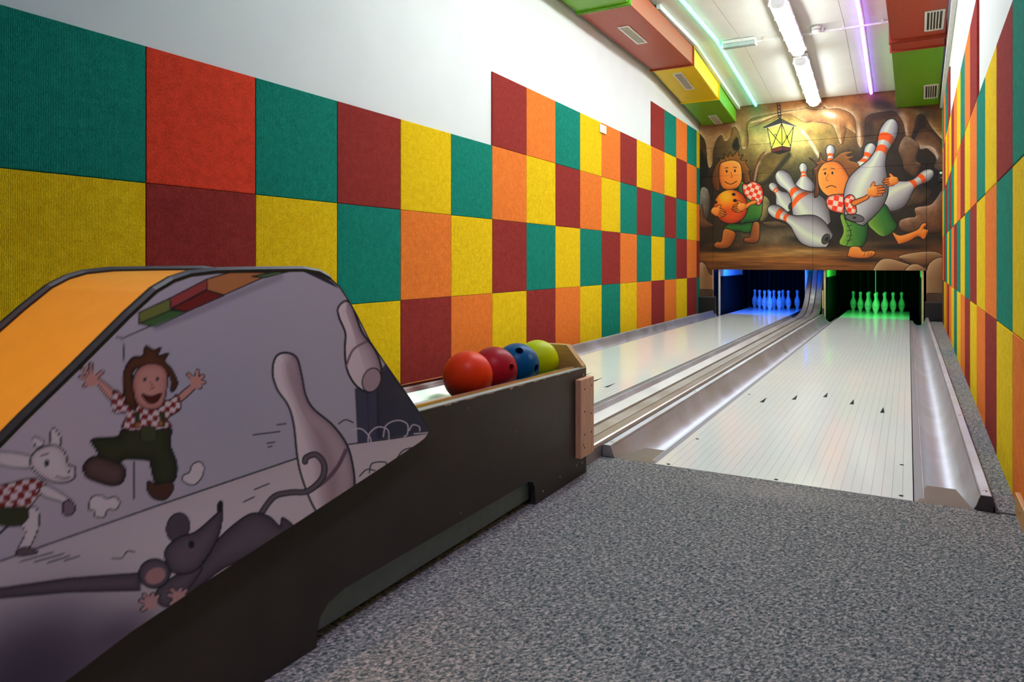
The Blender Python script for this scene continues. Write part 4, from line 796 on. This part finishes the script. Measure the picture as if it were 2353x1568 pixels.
# balls resting in the tray
def emblem_pts():
    out = []
    ring = [(math.cos(a), math.sin(a)) for a in np.linspace(0, 2*math.pi, 33)]
    out.append((ring, .10)); out.append(([(-.55, .5), (-.38, -.5), (.02, .28), (.12, -.5), (.56, .42)], .17)); return out
def ball(nm, px, mat, holes, label, emb=None):
    y = px; z = top(y)-.0485+.0700+.0006; c0 = Vector((TX, y, z)); r = .07
    o = thing('bowling_ball', (TX, y, z-r), label, 'bowling ball', 'balls in the ball return tray')
    bm = bmesh.new(); bmesh.ops.create_icosphere(bm, subdivisions=5, radius=r); me = bpy.data.meshes.new('shell'); bm.to_mesh(me); bm.free()
    me.materials.append(M[mat]); sh = bpy.data.objects.new('shell', me); C.objects.link(sh)
    rt = Vector((math.cos(PSI), math.sin(PSI), 0)); view = (CAM-c0).normalized(); up = view.cross(rt).normalized(); rt = up.cross(view).normalized()
    def vec(a, b): return (rt*a+up*b+view*math.sqrt(max(0, 1-a*a-b*b))).normalized()
    tmp = []
    for a, b, hr in holes:
        d = vec(a, b); m2 = me_of('cut', *cyl(d*.03, d*.09, hr, 28), mat); co = bpy.data.objects.new('cut', m2); C.objects.link(co)
        md = sh.modifiers.new('cut', 'BOOLEAN'); md.operation = 'DIFFERENCE'; md.solver = 'EXACT'; md.object = co; tmp.append(co)
    if tmp:
        dg = bpy.context.evaluated_depsgraph_get(); dg.update(); nm_ = bpy.data.meshes.new_from_object(sh.evaluated_get(dg)); sh.modifiers.clear(); sh.data = nm_; nm_.name = 'shell'
        for co in tmp: bpy.data.objects.remove(co)
    sh.data.shade_smooth()
    if tmp:
        try: sh.data.set_sharp_from_angle(angle=R(35))
        except Exception: pass
    sh.parent = o; sh.location = (0, 0, r); WL[sh] = np.array(c0)
    for a, b, hr in holes:
        d = vec(a, b); add('finger_hole', *join(cyl(c0+d*.031, c0+d*.0315, hr*.985, 20)), 'hole', o)
        n = 28; P = []; uu = d.orthogonal().normalized(); ww = d.cross(uu); F = []
        for q, (rad) in enumerate((hr*.97, hr*1.10)):
            for k in range(n):
                t = 2*math.pi*k/n; v = d*math.sqrt(1-(rad/r)**2)*r+(uu*math.cos(t)+ww*math.sin(t))*rad; P.append(tuple(c0+v.normalized()*(r+.0002+(.0004 if q == 0 else -.0003))))
        F = [(k, (k+1) % n, n+(k+1) % n, n+k) for k in range(n)]; add('hole_rim', P, F, mat, o, smooth=True)
    if emb:
        d = vec(*emb[:2]); e1 = (rt-d*rt.dot(d)).normalized(); e2 = d.cross(e1); parts = []
        for pts, w in emblem_pts():
            V = []; F = []; pts = np.array(pts)
            for k, p in enumerate(pts):
                a = pts[max(k-1, 0)]; b = pts[min(k+1, len(pts)-1)]
                if len(pts) > 10: tg = np.array([-p[1], p[0]])
                else: tg = (b-a)/np.linalg.norm(b-a)
                nr = np.array([-tg[1], tg[0]])
                for s in (-1, 1):
                    g = (p*(1-w/2 if len(pts) > 10 else 1)+nr*s*w/2)*emb[2]; v = d*r+e1*g[0]+e2*g[1]; V.append(tuple(c0+v.normalized()*(r+.0003)))
            for k in range(len(pts)-1): F.append((2*k, 2*k+1, 2*k+3, 2*k+2))
            parts.append((V, F))
        add('emblem', *join(*parts), 'emblem', o)
ball('a', 1.656, 'b_orange', [], 'orange-red bowling ball, nearest the printed hood')
ball('b', 1.799, 'b_maroon', [(.74, .13, .0105)], 'maroon bowling ball with one finger hole showing')
ball('c', 1.941, 'b_blue', [(.10, .66, .0125), (.86, -.12, .0125)], 'dark blue bowling ball with two holes and a round emblem', (.60, .38, .0072))
ball('d', 2.0822, 'b_lime', [], 'lime green bowling ball against the wooden end stop')

# ------------------------------------------------------------------ ducts
def duct_run(name, xf, w, zb, secs, joints, vents, label, fine, trunkname=None):
    """secs: (y0, y1, material); xf(y) the inner left side; zb(y) the underside"""
    o = thing(name, (xf(8)+w/2, 8, zb(8)), label, 'air duct'); h = .19
    for a, b, m in secs:
        V = []
        for z in (0, h):
            for y in (a, b):
                for x in (0, w): V.append((xf(y)+x, y, zb(y)+z))
        s = add('duct_section', V, box(0, 1, 0, 1, 0, 1)[1], m, o)
        s['m'] = m
        for x in (.012, w-.012):                               # folded seams along the underside
            add('seam', *sweep([(x-.003, -.003), (x-.003, .001), (x+.003, .001), (x+.003, -.003)], [(xf(a), a+.02, zb(a)), (xf(b), b-.02, zb(b))]), m, s)
    for y, m, n in joints:
        for k in range(n):
            q = y+k*.03; g = .016; x0 = xf(q); z0 = zb(q)
            V, F = join(box(x0-g, x0+w+g, q, q+.012, z0-g, z0+.002), box(x0-g, x0+.002, q, q+.012, z0+.002, z0+h), box(x0+w-.002, x0+w+g, q, q+.012, z0+.002, z0+h))
            f = add('flange', V, F, m, o)
            for cx_ in (x0-g+.012, x0+w+g-.012): add('bolt', *cyl((cx_, q-.004, z0-.004), (cx_, q+.016, z0-.004), .006, 8), m, f)
    for y0, y1, x0, x1 in vents:
        z = zb; xo = lambda y: xf(y)-xf((y0+y1)/2); g = .018 if not fine else .014
        def slab(xa, xb, ya, yb, d0, d1):
            V = []
            for d in (d0, d1):
                for y in (ya, yb):
                    for x in (xa, xb): V.append((x+xo(y), y, z(y)-d))
            return V, [f[::-1] for f in box(0, 1, 0, 1, 0, 1)[1]]
        gr = add('vent_grille', *join(slab(x0, x0+g, y0, y1, .0005, .008), slab(x1-g, x1, y0, y1, .0005, .008), slab(x0+g, x1-g, y0, y0+g*1.6, .0005, .008), slab(x0+g, x1-g, y1-g*1.6, y1, .0005, .008)), 'white', o)
        add('grille_back', *slab(x0+g, x1-g, y0+g, y1-g, .0004, .0012), 'grille' if fine else 'black', gr)
        ns = 9 if fine else 4
        for k in range(ns):
            cx_ = x0+g+(x1-x0-2*g)*(k+1)/(ns+1); hw = .0012 if fine else .0045
            add('slat', *slab(cx_-hw, cx_+hw, y0+g, y1-g, .0014, .006), 'offwhite', gr)
        for cx_, cy_ in ((x0+g/2, y0+g), (x1-g/2, y0+g), (x0+g/2, y1-g), (x1-g/2, y1-g)): add('screw', *cyl((cx_+xo(cy_), cy_, z(cy_)-.0085), (cx_+xo(cy_), cy_, z(cy_)-.007), .003, 8), 'steel', gr)
    return o
zbl = lambda y: 2.80 if y <= 7.5 else 2.80-.22*(y-7.5)/2.25
zbr = lambda y: 2.80 if y <= 7.6 else 2.80-.23*(y-7.6)/2.15
xlf = lambda y: wl_x(y)+.05
duct_run('ventilation_duct', xlf, .45, zbl, ((2.2, 5.42, 'dgreen'), (5.476, 7.46, 'dred'), (7.50, 8.68, 'dyel'), (8.70, YB-.003, 'dgreen')), ((5.425, 'dgreen', 2), (7.464, 'dred', 1), (7.478, 'dyel', 1), (8.684, 'dyel', 1)),
         ((5.95, 6.50, -2.267, -2.165), (7.66, 8.23, -2.275, -2.172), (9.33, 9.735, -2.295, -2.190)), 'square duct painted green, red-brown, yellow and green above the long tiled wall', True)
xrf = lambda y: wr_x(y)-.482
duct_run('ventilation_duct', xrf, .44, zbr, ((3.0, 7.58, 'dred2'), (7.66, 7.86, 'dred2'), (7.88, YB-.003, 'dgreen')), ((7.585, 'dred2', 2), (7.645, 'dred2', 1), (7.865, 'dred2', 1)),
         ((6.84, 7.42, .122, .270), (9.0, 9.48, .150, .292)), 'square duct painted brick red and green beside the steep tiled wall', False)

# ------------------------------------------------------------------ ceiling fittings
def cpath(x, a, b, dz):
    if b < 2.24: return [(x, a, 2.32+dz), (x, b, 2.32+dz)]
    return [(x, a, ceil_z(a)+dz)]+([(x, 7.55, ceil_z(7.55)+dz)] if a < 7.55 < b else [])+[(x, b, ceil_z(b)+dz)]
def strip(x, a, b, mat, label):
    o = thing('light_strip', (x, (a+b)/2, 2.95), label, 'light strip'); add('profile', *sweep([(-.024, 0), (-.024, -.008), (.024, -.008), (.024, 0)], cpath(x, a, b, 0)), 'profile', o)
    add('tube', *sweep([(-.013, -.008), (-.014, -.018), (-.009, -.025), (.009, -.025), (.014, -.018), (.013, -.008)], cpath(x, a, b, 0)), mat, o)
strip(-1.765, 2.27, YB-.004, 'cyan', 'glowing cyan light strip along the ceiling beside the colourful duct'); strip(-.40, 2.27, YB-.004, 'purple', 'glowing violet light strip along the ceiling near the red duct')
strip(-1.765, -2.6, 2.22, 'cyan', 'extra cyan light strip, unseen, under the added ceiling block'); strip(-.40, -2.6, 2.22, 'purple', 'extra violet light strip, unseen, under the added ceiling block')  # extra unseen strips, put in to tint the foreground
tag(add('cable_trunking', *sweep([(-.018, 0), (-.018, -.045), (.018, -.045), (.018, 0)], cpath(-1.985, 6.25, YB-.002, 0)), 'white'), 'white cable trunking on the ceiling beside the yellow duct section', 'trunking')
tag(add('cable_trunking', *sweep([(-.02, .05), (-.02, 0), (.012, 0), (.012, .05)], [(wr_x(y)-.014, y, 2.568+(YB-y)*.0405) for y in (YB-.002, 8., 6., 4.)]), 'white'), 'white trunking in the corner between steep tiled wall and duct', 'trunking')
def luminaire(y0, z0, y1, z1, x0, x1, label, dmat='diffuser'):
    A = np.array([x0, y0, z0]); B = np.array([x1, y1, z1]); o = thing('ceiling_light', tuple((A+B)/2), label, 'ceiling light', 'tube lights along the ceiling')
    d = (B-A)/np.linalg.norm(B-A); nseg = 8; P = []
    hw = .066
    dif = [(-hw, .012), (-hw, 0), (-hw*.93, -.028), (-hw*.7, -.05), (-hw*.35, -.06), (0, -.063), (hw*.35, -.06), (hw*.7, -.05), (hw*.93, -.028), (hw, 0), (hw, .012)]
    def swp(prof, t0, t1, shr=0.):
        ts = [t0, t1] if not shr else [t0, t0+.012, t1-.012, t1] if False else [t0, t1]
        pts = [A+(B-A)*t for t in ts]; V = []; F = []; n = len(prof)
        up = np.array([0, -d[2], d[1]])
        for p in pts:
            for ox, oz in prof: V.append(p+np.array([ox, 0, 0])+up*oz)
        for j in range(n): F.append((j, (j+1) % n, (j+1) % n+n, j+n))
        F += [tuple(range(n))[::-1], tuple(range(n, 2*n))]; return V, F
    add('diffuser', *swp(dif, .03, .97), dmat, o)
    cap = lambda k: [(a*k, b*k) for a, b in dif]
    for t0, t1 in ((0, .03), (.97, 1.)):
        k0, k1 = (.72, 1.01) if t0 == 0 else (1.01, .72)
        V = []; n = len(dif); up = np.array([0, -d[2], d[1]])
        for t, k in ((t0, k0), (t1, k1)):
            for ox, oz in dif: V.append(A+(B-A)*t+np.array([ox*k, 0, 0])+up*(oz*k if oz < .005 else oz))
        F = [(j, (j+1) % n, (j+1) % n+n, j+n) for j in range(n)]+[tuple(range(n))[::-1], tuple(range(n, 2*n))]
        add('end_cap', V, F, 'lampend', o)
    add('base', *swp([(-.079, -.006), (-.083, .0), (-.072, .055), (.072, .055), (.083, .0), (.079, -.006), (.070, -.006), (.068, .02), (-.068, .02), (-.070, -.006)], .0, 1.), 'white', o)
    for t in (.06, .3, .5, .7, .94):
        for sx in (-1, 1): add('clip', *swp([(sx*.078, -.014), (sx*.087, -.014), (sx*.087, .02), (sx*.078, .02)][::sx], t-.006, t+.006), 'white', o)
    add('hanger', *cyl(A+d*.3+np.array([0, 0, .05]), A+d*.3+np.array([0, 0, .05+max(.004, ceil_z(float((A+d*.3)[1]))-(A+d*.3)[2]-.05)]), .012, 10), 'white', o)
    return o
luminaire(6.45, 2.975, 7.98, 2.925, -.992, -1.012, 'long lit tube light in front, its near end in view')
luminaire(8.16, 2.895, 9.69, 2.725, -1.018, -1.042, 'lit tube light nearest the painted end wall')
luminaire(4.62, 2.985, 6.15, 2.985, -.975, -.99, 'lit tube light just above the top of the view', 'diffuser2')
luminaire(2.79, 2.985, 4.32, 2.985, -.965, -.975, 'added bright tube light over the start of the lanes, above the view', 'diffuser2')  # added and unseen, evens the light on wall and lanes
tag(add('light_cable', *cyl((-1.013, 7.97, 2.95), (-1.016, 8.17, 2.92), .009, 10), 'white'), 'short white cable link between the two tube lights', 'cable')
o = thing('smoke_detector', (-.795, 7.598, ceil_z(7.64)-.06), 'round ivory smoke detector on the ceiling between tube lights and violet strip', 'smoke detector')
add('base', *lathe([(.052, .042), (.052, .06)], WL[o], 24), 'offwhite', o); add('body', *lathe([(.012, 0), (.03, .001), (.043, .009), (.046, .022), (.046, .03), (.05, .034), (.05, .044)], WL[o], 24), 'offwhite', o, smooth=False); add('slot', *lathe([(.0465, .024), (.0468, .025), (.0468, .029), (.0465, .03)], WL[o], 24), 'grey', o)
o = thing('emergency_light', (-1.55, 7.64, ceil_z(7.64)-.075), 'white emergency light with a clear lens beside the cyan strip', 'emergency light')
add('housing', *bbox(-1.72, -1.385, 7.59, 7.69, ceil_z(7.64)-.034, ceil_z(7.64)-.002, .004), 'white', o); add('lens', *bbox(-1.712, -1.393, 7.60, 7.68, ceil_z(7.64)-.075, ceil_z(7.64)-.034, .006), 'lens', o)
for x in (-1.722, -1.391): add('end_piece', *bbox(x, x+.014, 7.594, 7.686, ceil_z(7.64)-.079, ceil_z(7.64)-.03, .002), 'white', o)
cn = tag(add('conduit', *box(-1.377, -.165, 7.655, 7.671, ceil_z(7.66)-.044, ceil_z(7.66)-.026), 'white'), 'thin white cable conduit crossing the ceiling under both tube lights', 'conduit')
for x in (-1.31, -1.12, -.73, -.56, -.22): add('clip', *box(x-.009, x+.009, 7.651, 7.675, ceil_z(7.66)-.047, ceil_z(7.66)-.001), 'offwhite', cn)
o = bpy.data.objects.new('wall_socket', None); C.objects.link(o); yl = 6.10; o.location = (wl_x(yl)+.011, yl, 1.93); WL[o] = np.array([wl_x(yl)+.011, yl, 1.93]); tag(o, 'white double wall plate at the top edge of the long tiled wall', 'socket')
x0 = wl_x(yl)+.0115; add('plate', *bbox(x0, x0+.012, yl-.075, yl+.075, 1.893, 1.968, .003), 'white', o)
for dy in (-.034, .034): add('switch', *bbox(x0+.0122, x0+.016, yl+dy-.02, yl+dy+.02, 1.905, 1.955, .002), 'offwhite', o)
o = thing('wooden_rail', (.272, 1.6, 0), 'pale wooden rail with a screw on the carpet at the steep wall', 'wooden rail'); add('board', *bbox(.2585, .285, .7, 2.40, .0, .062, .002), 'wood3', o); add('screw', *cyl((.2586, 2.30, .036), (.2565, 2.30, .036), .004, 10), 'steel', o)

M['warmlamp'] = glow('warm lamp', (1., .7, .4), 6.)
o = thing('unseen_spotlight', (-1.12, -.35, 2.29), 'warm unseen spotlight in the added ceiling block shining on the hood', 'spotlight'); add('ring', *lathe([(.06, 0), (.075, .004), (.078, .03), (.055, .03), (.055, .006)], WL[o], 24), 'white', o); add('lamp', *lathe([(.05, .012), (.05, .016)], WL[o], 20), 'warmlamp', o)
ld = bpy.data.lights.new('spot', 'SPOT'); ld.energy = SPOT; ld.color = (1., .62, .28); ld.spot_size = R(62); ld.spot_blend = .6; ld.shadow_soft_size = .05
lo = bpy.data.objects.new('spot', ld); C.objects.link(lo); lo.parent = o; lo.location = (0, 0, -.01); lo.rotation_euler = (R(8), 0, 0)

for x, y, e, lb in ((-.42, .75, 1., 'added white fill spot over the approach, out of view'),):  # added fill light, unseen, to brighten approach, hood and balls
    o = thing('unseen_spotlight', (x, y, 2.29), lb, 'spotlight'); add('ring', *lathe([(.06, 0), (.075, .004), (.078, .03), (.055, .03), (.055, .006)], WL[o], 24), 'white', o); add('lamp', *lathe([(.05, .012), (.05, .016)], WL[o], 20), 'warmlamp', o)
    ld = bpy.data.lights.new('fill_light', 'SPOT'); ld.energy = FILL_DOWN*e; ld.color = (.95, .96, 1.); ld.spot_size = R(112); ld.spot_blend = .8; ld.shadow_soft_size = .12
    lo = bpy.data.objects.new('fill_light', ld); C.objects.link(lo); lo.parent = o; lo.location = (0, 0, -.01); lo.rotation_euler = (R(12), 0, 0)
